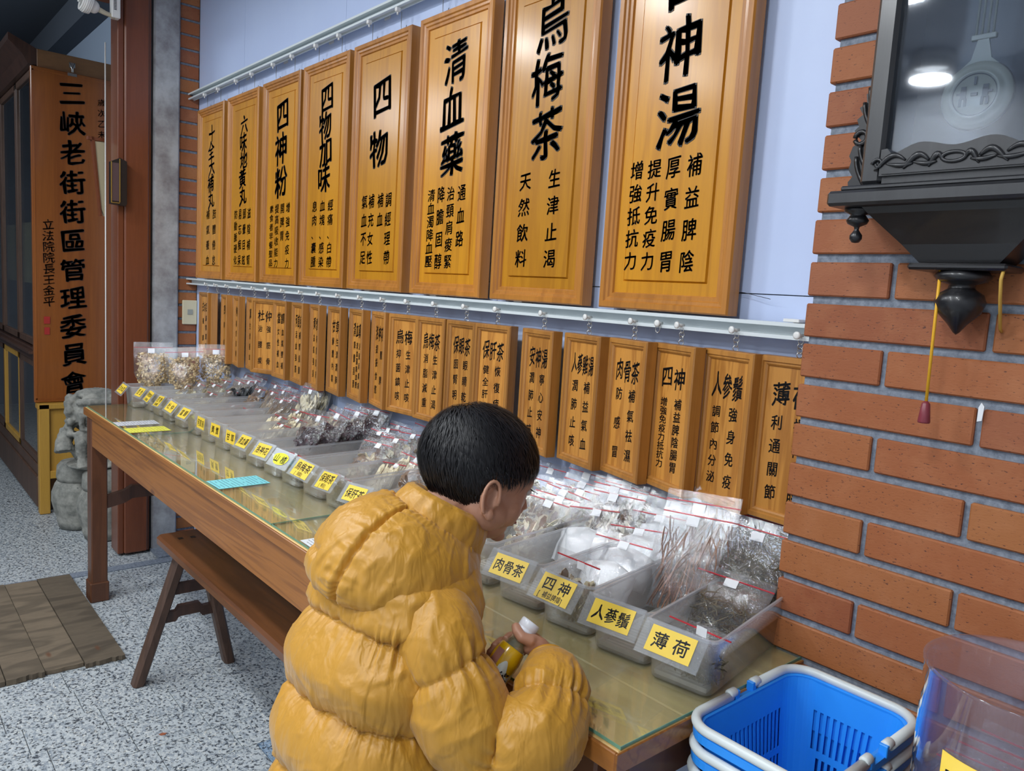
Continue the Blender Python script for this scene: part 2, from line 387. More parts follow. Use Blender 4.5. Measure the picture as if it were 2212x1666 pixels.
# ------------------------------------------------------------ right brick pier
wr = struct('wall_right', MB().box(-.648, .4, -.139, 0, 0, 2.95), M['mortar'])
bm_ = {}
def brick(parent, x0, x1, y0, y1, z0, z1):
    k = tuple(round(a, 3) for a in (x1-x0, y1-y0, z1-z0))
    if k not in bm_:
        o = MB().bevbox(0, k[0], 0, k[1], 0, k[2], .0022).build('brick', M['brick'], parent); bm_[k] = o.data
    else:
        o = link(bpy.data.objects.new('brick', bm_[k])); o.parent = parent
    o.location = (x0+rnd.uniform(-.0006, .0006), y0+rnd.uniform(-.0008, .0008), z0)
for k in range(-16, 29):
    z0 = 1.026+.0666*k+rnd.uniform(-.0006, .0006)
    if z0 < -.03: continue
    xs = [(-.655, -.525)] if k % 2 == 0 else []
    x = -.5165 if k % 2 == 0 else -.655
    while x < .3: xs.append((x, min(x+.2685, .38))); x += .2775
    for a, b in xs: brick(wr, a, b, -.146, (-.02 if a < -.65 else -.11), z0, z0+.0545)
# ------------------------------------------------------------ left brick return
wl = struct('wall_left', MB().box(-4.12, -4.027, -.086, 0.05, 0, 2.95), M['mortar'])
for k in range(-36, 8):
    z0 = 2.412+.0682*k
    if z0 > -.02: brick(wl, -4.13, -4.02, -.092, -.001, z0-.0045, z0+.052)
struct('trim_2', MB().box(-4.16, -4.0, -.215, -.095, 0, 2.95, bev=.008), M['grey_plaster'])
struct('trim_3', MB().box(-4.14, -3.985, -.345, -.238, .01, 2.95, bev=.006).box(-4.12, -3.998, -.372, -.345, .01, 2.95, bev=.003).box(-4.14, -4.0, -.238, -.228, .01, 2.95), M['post_wood'])
struct('trim_4', MB().box(-4.13, -4.02, -.228, -.215, 0, 2.95), M['clock_dark'])
# lintel above the arcade opening, far wall, ceiling beyond
struct('trim_5', MB().box(-4.14, -3.99, -4.2, -.372, 2.62, 2.95, bev=.005), M['post_wood'])
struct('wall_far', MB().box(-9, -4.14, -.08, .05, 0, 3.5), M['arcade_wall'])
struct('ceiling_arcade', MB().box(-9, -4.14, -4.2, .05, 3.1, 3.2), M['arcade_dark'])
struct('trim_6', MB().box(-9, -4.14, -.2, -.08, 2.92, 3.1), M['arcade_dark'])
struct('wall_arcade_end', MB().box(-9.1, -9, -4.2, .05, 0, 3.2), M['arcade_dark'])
# ------------------------------------------------------------ table with apron, legs, glass
TB = thing('display_table', 'long varnished pine display table with a glass-covered top, along the plaque wall', 'table', (-2.09, -.31, 0))
def loc(mb_o, par): return mb_o
def part(name, mb, mat, par, off=None):
    """geometry given in world space, stored relative to the parent's location"""
    L = Vector(par.location) if par.parent is None else Vector(par['_w'])
    mb.v = [tuple(Vector(p)-L) for p in mb.v]
    o = mb.build(name, mat, par); o['_w'] = tuple(L); return o
part('table_board', MB().box(-3.58, -.60, -.598, -.455, .793, .8195, bev=.002).box(-3.58, -.60, -.453, -.245, .793, .8195, bev=.002).box(-3.58, -.60, -.243, -.012, .793, .8195, bev=.002), M['pine_top'], TB)
part('front_edge', MB().box(-3.58, -.60, -.6045, -.598, .789, .8195, bev=.0015), M['pine'], TB)
part('end_edge', MB().box(-.600, -.5965, -.6045, -.012, .790, .8195, bev=.001), M['pine'], TB)
part('apron', MB().box(-3.46, -1.02, -.598, -.572, .672, .789, bev=.002), M['pine'], TB, )
part('end_rail', MB().box(-.632, -.612, -.56, -.06, .73, .789, bev=.002), M['leg_wood'], TB)
part('end_rail', MB().box(-3.52, -3.50, -.55, -.06, .70, .789, bev=.002), M['leg_wood'], TB)
for x, y in ((-3.54, -.60), (-3.53, -.095), (-.72, -.585), (-.72, -.095), (-2.1, -.10)):
    part('leg', MB().box(x, x+.072, y, y+.062, .0, .789, bev=.004), M['leg_wood'], TB)
for x, y in ((-3.54, -.60),):
    part('foot_block', MB().box(x-.005, x+.078, y-.006, y+.067, 0, .085, bev=.004), M['leg_wood'], TB)
bar = [(-.54, .40), (-.54, .455), (-.47, .47), (-.44, .488), (-.2, .488), (-.17, .47), (-.10, .455), (-.10, .40), (-.17, .415), (-.2, .432), (-.44, .432), (-.47, .415)]
part('stretcher', MB().prism(bar, -3.50, -3.475, axis='x'), M['dark_wood'], TB)
part('stretcher', MB().prism(bar, -.70, -.675, axis='x'), M['dark_wood'], TB)
for i, (a, b) in enumerate(((-3.575, -2.874), (-2.871, -1.7), (-1.697, -.601))):
    g = thing('glass_sheet', ['sheet of clear glass on the far left end of the pine table', 'sheet of clear glass on the middle of the pine table, under the blue slip', 'clear glass sheet on the near right end of the pine table'][i], 'glass', ((a+b)/2, -.3, .8195), 0, 'glass sheets covering the table')
    g['_w'] = tuple(g.location)
    part('pane', MB().box(a+.001, b-.001, -.5925, -.018, .8202, .8248), M['glass'], g)
    part('cut_edge', MB().box(a, b, -.5935, -.5925, .8202, .8248).box(b-.001, b, -.5925, -.018, .8202, .8248).box(a, a+.001, -.5925, -.018, .8202, .8248), M['glass_edge'], g)
# paper slips under the glass edge
def slip(x, y, w, d, rz, col, label, lines, ink):
    t = thing('paper_slip', label, 'paper', (x, y, .8254), rz)
    MB().box(-w/2, w/2, -d/2, d/2, 0, .0004).build('sheet', plain('slip_paper', col, .55), t)
    p = MB(); k = 0
    rows = lines; 
    for i in range(rows):
        yy = d/2-.008-i*(d-.016)/max(rows-1, 1)
        xx = -w/2+.006
        while xx < w/2-.012:
            L = rnd.uniform(.006, .016)
            if rnd.random() < .85: p.box(xx, min(xx+L, w/2-.004), yy-.0009, yy+.0009, .0004, .00055)
            xx += L+.0025
    p.build('printed_text', plain('slip_ink', ink, .6), t)['kind'] = 'stuff'
slip(-3.105, -.522, .085, .145, -.02, (.60,.63,.68), 'white printed slip on the glass at the far left end of the table', 14, (.10,.10,.14))
slip(-2.965, -.522, .092, .14, 0, (.78,.78,.10), 'yellow printed slip on the glass beside the white slip', 12, (.35,.30,.05))
slip(-2.10, -.518, .098, .145, 0.02, (.24,.70,.76), 'light blue printed slip on the middle of the table glass', 13, (.05,.15,.25))
slip(-1.50, -.52, .105, .14, -.02, (.74,.79,.84), 'white printed slip on the glass just left of the boy', 15, (.2,.22,.25))
# ------------------------------------------------------------ bench
BN = thing('wooden_bench', 'worn brown wooden bench with splayed legs, pushed under the table', 'bench', (-2.1, -.475, 0)); BN['_w'] = tuple(BN.location)
bz = .50
ring = rrect(1.52, .165, .018, 4, -1.975, -.475)
ring_in = rrect(1.505, .15, .014, 4, -1.975, -.475)
part('seat', MB().loft([[(x, y, z) for x, y in R_] for R_, z in ((ring_in, bz-.034), (ring, bz-.028), (ring, bz-.008), (ring_in, bz))], smooth=False), M['bench_seat'], BN)
for sx, xt in ((-1, -2.60), (1, -1.35)):
    for sy in (-1, 1):
        xf, yf = xt-.0+(.075 if sx < 0 else -.0)*0+sx*-.0, 0
        top = Vector((xt, -.475+sy*.035, bz-.03)); ft = Vector((xt+sx*-.07*-1*.0+(.08 if sx < 0 else .08)*(1 if sx < 0 else 1)*sx*.9*(1), -.475+sy*.155, 0.002))
        a, d = .026, .019
        part('leg', MB().loft([[(p.x+i*a, p.y+j*d, p.z) for i, j in ((-1,-.6),(-.6,-1),(.6,-1),(1,-.6),(1,.6),(.6,1),(-.6,1),(-1,.6))] for p in (ft, top)], smooth=False), M['bench_leg'], BN)
    for zz, shaped in ((.235, True), (.335, False)):
        t = zz/bz; y_ = .155-(.12)*t; xx = xt+sx*.072*(1-t)
        P_ = [(-.475-y_, zz-.018), (-.475-y_, zz+.018), (-.475-y_*.45, zz+.018), (-.475-y_*.35, zz+(.034 if shaped else .018)), (-.475+y_*.35, zz+(.034 if shaped else .018)), (-.475+y_*.45, zz+.018), (-.475+y_, zz+.018), (-.475+y_, zz-.018), (-.475+y_*.45, zz-.018), (-.475+y_*.35, zz-(.004 if shaped else .018)), (-.475-y_*.35, zz-(.004 if shaped else .018)), (-.475-y_*.45, zz-.018)]
        part('stretcher', MB().prism(P_, xx-.010, xx+.010, axis='x'), M['dark_wood'], BN)
for x, y in ((-2.66, -.50), (-2.655, -.46)):
    part('tenon', MB().box(x, x+.018, y-.008, y+.008, bz-.004, bz+.0006), M['clock_dark'], BN)
# weathered plank cover on the floor
PC = thing('plank_mat', 'weathered grey-brown board mat lying on the floor left of the table', 'board', (-3.3, -.9, .0)); PC['_w'] = tuple(PC.location)
ys = [-1.32, -1.135, -.98, -.865, -.745, -.615]
for i in range(5):
    y0, y1 = ys[i]+.0015, ys[i+1]-.0015
    P_ = [(-3.82, y0), (-3.815, y1)]
    xe = -2.885
    n = 12
    for k in range(n+1):
        yy = y1-(y1-y0)*k/n
        P_.append((xe-.018*abs(noise.noise(Vector((yy*40, i*3., 0))))-.02*(i % 2)*.6+.006*math.sin(i*2), yy))
    part('plank', MB().prism([(a, b+ (.05*( -3.35-a)*0)) for a, b in P_], .0015, .016+.002*(i % 3), axis='z'), M['plank'], PC)
# ------------------------------------------------------------ wall rails
def rail(name, x0, x1, z, label, sag=0):
    t = thing(name, label, 'rail', ((x0+x1)/2, 0, z)); t['_w'] = tuple(t.location)
    for dz in (0.0115, -.0115):
        part('track', MB().box(x0, x1, -.052, -.046, z+dz-.0035, z+dz+.0035).box(x0, x1, -.046, -.028, z+dz+.0015, z+dz+.0035).box(x0, x1, -.028, -.024, z+dz-.0035, z+dz+.0035), M['alu'], t)
    part('back_web', MB().box(x0, x1, -.0262, -.024, z-.014, z+.014), M['alu'], t)
    x = x0+.25
    while x < x1:
        part('bracket', MB().box(x-.016, x+.016, -.04, 0, z+.016, z+.022, bev=.001).box(x-.016, x+.016, -.004, 0, z-.01, z+.022), M['white_plastic'], t); x += .38
    return t
rail('hanging_rail', -4.03, -.5, 2.252, 'long white aluminium rail high on the wall above the large signs')
rail('hanging_rail', -4.03, -.66, 1.362, 'long white aluminium rail between the large signs and the small plaques')
# ------------------------------------------------------------ large signs
def rect_rings(mb, w, h, prof, mi=0):
    """prof: (inset, y) list; rings of a rectangle centred at x, from z=0 down to -h"""
    rings = []
    for ins, y in prof:
        x0, x1, z1, z0 = -w/2+ins, w/2-ins, -ins, -h+ins
        rings.append([(x0, y, z0), (x1, y, z0), (x1, y, z1), (x0, y, z1)])
    mb.loft(rings, mi, smooth=False, cap0=False, cap1=False)
BIG = [(-3.885, -3.549, '十全大補丸', .158, .536, ['肢體倦怠', '補氣養血'], [.64, .40], .62, .89, 'brown-tinted big sign with faded lettering 十全大補丸, leftmost of the upper row'),
 (-3.503, -3.163, '六味地黃丸', .164, .539, ['滋陰補腎', '頭暈目眩', '易忘痴呆', '防動脈硬化'], [.72, .57, .43, .29], .637, .886, 'big lacquered sign reading 六味地黃丸 (six flavour pills) in the upper row'),
 (-3.119, -2.780, '四神粉', .18, .496, ['增強免疫力', '開脾胃  ', '提高吸收能力', '素食者早餐聖品'], [.72, .57, .42, .27], .628, .897, 'big lacquered sign reading 四神粉 (four spirits powder) in the upper row'),
 (-2.751, -2.413, '四物加味', .167, .515, ['經痛、白帶', '血塊、感染', '息肉、囊腫'], [.66, .48, .30], .636, .887, 'big lacquered sign reading 四物加味 (four herbs plus) in the upper row'),
 (-2.380, -2.038, '四物', .23, .43, ['調經理帶', '補血  ', '補充女性', '氣血不足'], [.70, .555, .39, .26], .637, .865, 'big lacquered sign with only two large characters 四物 (four herbs) in the upper row'),
 (-1.988, -1.652, '清血藥', .18, .50, ['通血路 ', '治頸肩痠緊', '降膽固醇', '清血濁降血壓'], [.68, .53, .39, .25], .637, .877, 'big lacquered sign reading 清血藥 (blood cleansing) in the upper row'),
 (-1.603, -1.262, '烏梅茶', .157, .483, ['生津止渴', '天然飲料'], [.63, .32], .622, .864, 'big lacquered sign reading 烏梅茶 (plum tea), second from the right in the upper row'),
 (-1.205, -.872, '四神湯', .150, .50, ['補益脾陰', '厚實腸胃', '提升免疫力', '增強抵抗力'], [.67, .515, .37, .23], .625, .868, 'big lacquered sign ending in 神湯, nearest the brick pier in the upper row')]
def big_sign(x0, x1, title, v0, v1, cols, xs, b0, b1, label, idx):
    w, h = .340, .787; zt = 2.168
    t = thing('hanging_sign', label, 'sign', ((x0+x1)/2, -.052, zt), 0, 'large lacquered signs in the upper row')
    f = MB(); rect_rings(f, w, h, [(0, .035), (0, .004), (.003, 0), (.014, 0), (.017, .004), (.023, .0045), (.026, .008), (.033, .008), (.036, .014), (.036, .03)])
    f.box(-w/2+.004, w/2-.004, .0335, .035, -h+.004, -.004)
    f.build('frame', M['frame'], t)
    p = MB(); rect_rings(p, w, h, [(.034, .0125), (.060, .0125), (.0615, .0155), (.063, .0125), (.064, .0095)])
    p.add([(-w/2+.064, .0095, -h+.064), (w/2-.064, .0095, -h+.064), (w/2-.064, .0095, -.064), (-w/2+.064, .0095, -.064)], [(0,1,2,3)])
    p.build('sign_board', M['panel'], t)
    L = MB(); n = len(title); sz = {5: .084, 4: .104, 3: .124, 2: .125}[n]; sx = {5: .080, 4: .098, 3: .116, 2: .120}[n]
    for i, ch in enumerate(title):
        vv = v0+(v1-v0)*i/(n-1); write(L, ch, (-.004 if i % 2 else .004), -vv*h, sx, sz, 'brush', .0088)
    ink = M['ink_faded'] if idx == 0 else M['ink']
    L.build('title_lettering', ink, t)
    B = MB()
    for s, x in zip(cols, xs):
        nn = len(s); big = nn <= 4
        sz = .047 if nn <= 4 else (.041 if nn == 5 else (.037 if nn == 6 else .031)); sxx = .044 if len(cols) == 2 else (.040 if len(cols) == 3 else .037)
        for i, ch in enumerate(s):
            bb1 = b1 if nn > 3 else b1
            write(B, ch, -w/2+x*w, -(b0+(bb1-b0)*i/(nn-1))*h, sxx, sz, 'body', .0088)
    B.build('small_lettering', ink, t)['kind'] = 'stuff'
    for sx_ in (-.085, .085):
        hk = MB()
        hk.tube([(sx_, .018, .058), (sx_, .018, .006), (sx_+.004, .018, -.006), (sx_+.010, .018, -.002), (sx_+.010, .018, .006)], .0011, 6)
        hk.tube([(sx_+.012, .03, .02), (sx_+.012, .024, -.002)], .0011, 6)
        q = hk.build('hook_wire', M['steel'], t)
        MB().box(sx_-.006, sx_+.006, -.004, .012, .054, .067, bev=.002).tube([(sx_, .004, .056), (sx_, .004, .046)], .003, 8).build('rail_runner', M['white_plastic'], q)
    return t
for i, b in enumerate(BIG): big_sign(*b, i)
# ------------------------------------------------------------ small plaques on chains
PL = [(-3.722,-.057,'白木耳',['滋陰潤肺','養顏'],'first plaque of the lower row, by the light switch'),
(-3.600,-.42,'百合',['潤肺','止咳'],'second plaque of the lower row, seen nearly edge-on'),
(-3.461,-.193,'四物',['補血','調經'],'third plaque of the lower row, turned nearly edge-on'),
(-3.318,-.206,'枸杞',['明目養肝','補腎益精'],'fourth plaque of the lower row, turned nearly edge-on'),
(-3.165,-.192,'黨參',['補中益氣','生津養血'],'plaque almost hidden by the 杜仲 plaque'),
(-3.020,.37,'杜仲',['強筋骨','治腰痠'],'plaque reading 杜仲 (eucommia), turned towards the room'),
(-2.873,-.067,'當歸',['血氣雙補','女性補血'],'plaque reading 當歸 (angelica) right of the 杜仲 plaque'),
(-2.717,-.158,'何首烏',['補腎烏髮','活血強筋'],'turned plaque reading 何首烏 (fleeceflower)'),
(-2.575,-.237,'黃耆',['補氣固表','益氣強身'],'turned plaque reading 黃耆 (astragalus)'),
(-2.425,-.18,'甘草',['生津潤肺','解體內毒'],'turned plaque reading 甘草 (liquorice)'),
(-2.274,-.20,'清血藥',['治頭肩痠痛','清血濁降血壓','降膽固醇'],'plaque reading 清血藥 (blood tonic) with three lines below'),
(-2.132,-.239,'洛神花',['開脾','提振食慾'],'plaque reading 洛神花 (roselle), turned away'),
(-1.986,.10,'烏梅',['生津止咳','抑菌鎮咳'],'plaque reading 烏梅 (plum)'),
(-1.842,.012,'烏梅茶',['生津止渴','消脂減重'],'small plaque reading 烏梅茶 (plum tea)'),
(-1.697,-.051,'保眼茶',['眼睛乾澀','固腎明目'],'plaque reading 保眼茶 (eye tea), above the boy'),
(-1.559,.039,'保肝茶',['恢復疲勞','健全肝功能'],'plaque reading 保肝茶 (liver tea), behind the boy\'s head'),
(-1.385,-.182,'安神湯',['寧心安神','潤肺止咳'],'plaque reading 安神湯 (calming soup), just right of the boy\'s head'),
(-1.234,-.178,'人蔘雞湯',['補益氣血','潤肺止咳'],'plaque reading 人蔘雞湯 (ginseng chicken soup)'),
(-1.099,-.217,'肉骨茶',['補氣祛濕','防感冒'],'plaque reading 肉骨茶 (bone tea) with strongly striped grain'),
(-.976,-.267,'四神',['補益脾陰腸胃','增強免疫力抵抗力'],'small plaque reading 四神 (four spirits)'),
(-.847,-.238,'人參鬚',['強身免疫','調節內分泌'],'plaque reading 人參鬚 (ginseng rootlets)'),
(-.712,-.06,'薄荷',['提神醒腦','利通關節'],'plaque reading 薄荷 (mint), cut off by the brick pier')]
def chain(t, x, dz, ztop):
    """two or three small rings from the rail runner to the plaque top"""
    n = 4; H = ztop
    for i in range(n):
        z = H-.006-i*(H-.004)/n
        pts = []
        for k in range(10):
            a = 2*math.pi*k/10; s, c = math.sin(a)*.0052, math.cos(a)*(H/n*.62)
            pts.append((x+s, .02, z-.001+c) if i % 2 == 0 else (x+s*.5, .02+s*.86, z-.001+c))
        q = MB().tube(pts, .0009, 5, closed=True).build('chain_ring', M['steel'], t)
def plaque(X_, a, title, cols, desc, i):
    w, h, zt = .140, .302, 1.316
    t = thing('hanging_plaque', 'small wooden '+desc if not desc.startswith('small') else 'wooden '+desc+' in the lower row', 'plaque', (X_+math.sin(a)*.0, -.07, zt), a, 'small framed plaques hanging from the lower rail')
    f = MB(); rect_rings(f, w, h, [(0, .028), (0, .003), (.002, 0), (.010, 0), (.0115, .003), (.015, .003), (.018, .0055), (.020, .010), (.020, .02)])
    f.box(-w/2+.002, w/2-.002, .0265, .028, -h+.002, -.002)
    f.build('frame', M['frame_s'], t)
    MB().box(-w/2+.018, w/2-.018, .0085, .012, -h+.018, -.018).build('plaque_board', M['panel_s'], t)
    L = MB(); n = len(title); W_ = {2: .038, 3: .027, 4: .0205}[n]; H_ = {2: .046, 3: .050, 4: .047}[n]
    sp = {2: .041, 3: .028, 4: .0215}[n]
    for k, ch in enumerate(title): write(L, ch, (k-(n-1)/2)*sp, -.067-k*.001, W_, H_, 'brushs', .0080)
    L.build('title_lettering', M['ink'], t)
    B = MB(); xs = {2: [.022, -.024], 3: [.030, .004, -.024]}[len(cols)]
    for s, x in zip(cols, xs):
        nn = len(s)
        z0, z1 = (.120, .250) if nn > 2 else (.135, .215)
        sz = .029 if nn <= 4 else (.024 if nn <= 6 else .019)
        for k, ch in enumerate(s): write(B, ch, x, -(z0+(z1-z0)*k/(nn-1)), .024 if len(cols) == 2 else .02, sz, 'body', .0080)
    B.build('small_lettering', M['ink'], t)['kind'] = 'stuff'
    chain(t, 0, 0, .036)
    q = MB().lathe([(.0035, 0), (.007, .001), (.007, .004), (.0035, .005)], 14, mat=Matrix.Translation((0, .008, .040)) @ Matrix.Rotation(math.radians(90), 4, 'X')).tube([(0, .004, .040), (0, .024, .040)], .0032, 8).build('rail_runner', M['white_plastic'], t)
    return t
for i, p in enumerate(PL): plaque(*p, i)
t = thing('rail_runner', 'empty white runner with one ring, between the 肉骨茶 and 四神 plaques', 'hook', (-1.03, -.056, 1.356))
MB().lathe([(.0035, 0), (.007, .001), (.007, .004), (.0035, .005)], 14, mat=Matrix.Rotation(math.radians(90), 4, 'X')).tube([(0, 0, 0), (0, .014, 0)], .0032, 8).build('runner_wheel', M['white_plastic'], t)
MB().tube([(.006*math.sin(k*.628), .001, -.011+.009*math.cos(k*.628)) for k in range(10)], .0009, 5, closed=True).build('ring', M['steel'], t)
# ------------------------------------------------------------ switch
t = thing('light_switch', 'cream wall switch plate on the brick return at the left end of the wall', 'switch', (-4.018, -.035, 1.205)); t['_w'] = tuple(t.location)
part('switch_plate', MB().box(-4.018, -4.008, -.073, -.0015, 1.146, 1.267, bev=.003), plain('cream_plastic', (.68,.60,.40), .4), t)
part('rocker', MB().box(-4.008, -4.005, -.05, -.024, 1.196, 1.222, bev=.001), plain('grey_rocker', (.35,.35,.30), .4), t)
# ------------------------------------------------------------ zip bags of dried herbs
MK = {'fungus': plain('dried_white_fungus', (.72,.55,.30), .7), 'nuts': plain('cream_lily_bulb', (.74,.68,.46), .6), 'slices': plain('pale_root_slices', (.72,.64,.44), .7),
      'brown': plain('brown_bark_slices', (.30,.19,.11), .8), 'sticks': plain('tan_root_sticks', (.36,.27,.17), .8), 'rosel': plain('dark_roselle', (.050,.012,.022), .45),
      'black': plain('black_dried_fruit', (.012,.013,.016), .4), 'roots': plain('brown_ginseng_roots', (.26,.12,.065), .6), 'stems': plain('dried_mint_stems', (.11,.09,.05), .8),
      'powder': plain('white_powder', (.80,.82,.84), .7), 'pink': plain('pink_packet', (.55,.10,.12), .5)}
DESC = {'fungus': 'pale yellow fungus flakes', 'nuts': 'cream pieces', 'slices': 'pale root slices', 'brown': 'brown bark slices', 'sticks': 'tan root sticks', 'rosel': 'dark purple roselle',
        'black': 'black dried pieces', 'roots': 'brown root strands', 'stems': 'dark dried mint stems', 'powder': 'white powder', 'mix': 'mixed slices'}
def prof(v):
    v = min(max(v/.80, 0), 1); return (v**.45)*((1-v)**.7)*1.75
def bag_mesh(w, h, t, kind, seed, fill=None):
    rg = random.Random(seed); out = {}
    fill = fill or {'fungus': .98, 'rosel': .82, 'slices': .86, 'roots': .9, 'stems': .8}.get(kind, .76)
    nx, nz = 10, 14; f = MB(); vs = []
    for s in (-1, 1):
        for j in range(nz+1):
            v = j/nz
            for i in range(nx+1):
                u = i/nx; b = max(0, 1-abs(2*u-1)**2.6)**.8
                y = s*t*b*prof(v)*(1 if v < .8 else 0)+s*.0004
                n = noise.noise(Vector((u*5+seed, v*7, s*3))); n2 = noise.noise(Vector((u*11+seed, v*13, s*5)))
                y += (n*.0035+n2*.002)*(b**.5)*(1 if v < .84 else .5)
                e = min(max((v*h-.045)/.05, 0), 1); pin = (1-.05*math.sin(math.pi*min(v/.8, 1)))*(min(1, .097/w)*(1-e)+e)
                vs.append(((u-.5)*w*pin, y+.004*math.sin(v*3+seed)*(v > .75)*(2*u-1), v*h))
    fs = [(s*(nx+1)*(nz+1)+j*(nx+1)+i, s*(nx+1)*(nz+1)+j*(nx+1)+i+1, s*(nx+1)*(nz+1)+(j+1)*(nx+1)+i+1, s*(nx+1)*(nz+1)+(j+1)*(nx+1)+i) for s in (0, 1) for j in range(nz) for i in range(nx)]
    f.add(vs, fs, 0, True); out['film'] = f
    z = h*.90; zl = MB()
    for k in range(8):
        u0, u1 = -w/2+w*k/8, -w/2+w*(k+1)/8
        dy = lambda x: .004*math.sin(.9*3+seed)*(2*(x/w))
        zl.add([(u0, dy(u0)-.0012, z-.0009), (u1, dy(u1)-.0012, z-.0009), (u1, dy(u1)-.0012, z+.0009), (u0, dy(u0)-.0012, z+.0009), (u0, dy(u0)+.0012, z-.0009), (u1, dy(u1)+.0012, z-.0009), (u1, dy(u1)+.0012, z+.0009), (u0, dy(u0)+.0012, z+.0009)],
               [(0,1,2,3), (5,4,7,6), (3,2,6,7), (0,4,5,1)])
    out['zip'] = zl
    sx = rg.uniform(-.12, .2)*w
    st = MB(); a = w*.085; st.box(sx-a, sx+a, -.0022, -.0016, h*.795, h*.795+a*1.5); out['sticker'] = st
    c = MB()
    def spot(zf=fill):
        for _ in range(20):
            u = rg.uniform(.08, .92); v = rg.uniform(.03, zf*.8); th = t*max(0, 1-abs(2*u-1)**2.6)**.8*prof(v)*.85
            if th > .002: break
        return Vector(((u-.5)*min(w, .095 if v*h < .06 else w)*.92, rg.uniform(-th, th), v*h)), th
    k = kind
    if k in ('powder',):
        n, m_ = 14, 10; vv = []
        for j in range(m_+1):
            v = .02+(fill*.78)*j/m_
            for i in range(n):
                a = 2*math.pi*i/n; u = math.cos(a); b = max(0, 1-abs(u)**2.6)**.8
                top = 1 if j < m_-1 else (.6 if j == m_-1 else .05)
                vv.append((u*w*.46*top+.004*noise.noise(Vector((v*9, a, seed))), math.sin(a)*t*prof(v)*.9*top, v*h+.01*top*noise.noise(Vector((u*3, seed, 1)))))
        c.add(vv, [(j*n+i, j*n+(i+1) % n, (j+1)*n+(i+1) % n, (j+1)*n+i) for j in range(m_) for i in range(n)]+[tuple(range(n)), tuple(m_*n+i for i in range(n))[::-1]], 0, True)
    else:
        cnt = {'fungus': 800, 'nuts': 90, 'slices': 70, 'brown': 90, 'sticks': 60, 'rosel': 420, 'black': 110, 'roots': 60, 'stems': 230, 'mix': 90, 'pink': 20}[k]
        for q in range(cnt):
            p, th = spot(); R_ = Euler((rg.uniform(0, 6.3), rg.uniform(0, 6.3), rg.uniform(0, 6.3))).to_matrix().to_4x4()
            mi = 0
            if k in ('fungus', 'rosel'):
                s = rg.uniform(.004, .009)
                P = [(-s, -s*.5, rg.uniform(-.3, .3)*s), (0, -s*.6, s*.6), (s, -s*.3, rg.uniform(-.5, .3)*s), (s*.8, s*.6, s*.2), (0, s*.5, s*rg.uniform(.3, 1)), (-s*.8, s*.7, 0)]
                c.add(P, [(0,1,4,5), (1,2,3,4)], mi, False, Matrix.Translation(p) @ R_)
            elif k in ('slices', 'brown', 'black', 'mix', 'nuts'):
                if k == 'slices': a, b, d = rg.uniform(.016, .030), rg.uniform(.006, .009), .0012; R_ = Euler((rg.uniform(-.3, .3), math.radians(rg.uniform(60, 110)), rg.uniform(-.4, .4)+1.57)).to_matrix().to_4x4()
                elif k == 'nuts': a, b, d = rg.uniform(.006, .010), rg.uniform(.004, .006), .003
                elif k == 'black': a, b, d = rg.uniform(.008, .014), rg.uniform(.006, .01), .003
                else: a, b, d = rg.uniform(.008, .018), rg.uniform(.005, .009), .0012; mi = rg.randint(0, 1) if k == 'mix' else 0
                p.y *= max(.2, 1-(a/.04))
                n = 7; P = [(math.cos(2*math.pi*i/n)*a*rg.uniform(.85, 1.1), math.sin(2*math.pi*i/n)*b, e) for e in (-d/2, d/2) for i in range(n)]
                c.add(P, [tuple(range(n))[::-1], tuple(range(n, 2*n))]+[(i, (i+1) % n, n+(i+1) % n, n+i) for i in range(n)], mi, False, Matrix.Translation(p) @ R_)
            elif k in ('sticks', 'roots', 'stems'):
                L_ = {'sticks': rg.uniform(.03, .055), 'roots': rg.uniform(.05, .09), 'stems': rg.uniform(.02, .05)}[k]; rr = {'sticks': .0022, 'roots': .0016, 'stems': .0013}[k]*rg.uniform(.6, 1.4)
                if k == 'stems': d = Vector((rg.uniform(-1, 1), rg.uniform(-.35, .35), rg.uniform(-.8, .8))).normalized()
                else: d = Vector((rg.uniform(-.35, .35), rg.uniform(-.1, .1), 1)).normalized()
                b = Vector((rg.uniform(-1, 1), rg.uniform(-.4, .4), rg.uniform(-1, 1)))*L_*.16
                p.y *= .7; pts = []
                for e in (-1, -.3, .3, 1):
                    x = p+d*L_*.5*e+b*(1-e*e); x.x = max(-w*.45, min(w*.45, x.x)); x.z = max(.003, min(h*.74, x.z)); x.y = max(-t*.9, min(t*.9, x.y)); pts.append(x)
                c.tube(pts, [rr*.7, rr, rr, rr*.6], 3, smooth=False)
    out['contents'] = c
    return out
BAGP = {}
def make_bag(kind, w, h, t, seed):
    key = (kind, w, h, t, seed % 2)
    if key in BAGP: return dup(BAGP[key])
    m = bag_mesh(w, h, t, kind, seed % 2*3+len(BAGP)*.7)
    r_ = link(bpy.data.objects.new('zip_bag', None)); r_.empty_display_size = .03
    m['film'].build('film', M['film'], r_, fix=False)
    m['zip'].build('zip_line', M['red'], r_, fix=False)
    m['sticker'].build('price_sticker', M['white_paper'], r_)
    mats = [MK['slices'], MK['brown']] if kind == 'mix' else [MK[kind]]
    q = m['contents'].build('contents', mats, r_, fix=False); q['kind'] = 'stuff'
    BAGP[key] = r_; return r_
ORD = ['frontmost', 'second', 'third', 'fourth', 'fifth', 'sixth', 'seventh', 'eighth']
def put_bag(kind, w, h, t, x, y, z, lean, rz, ry, label, group, seed):
    b = make_bag(kind, w, h, t, seed); b.location = (x, y, z); b.rotation_euler = Euler((-math.radians(lean), ry, rz), 'XYZ')
    tag(b, label, 'bag', group); return b
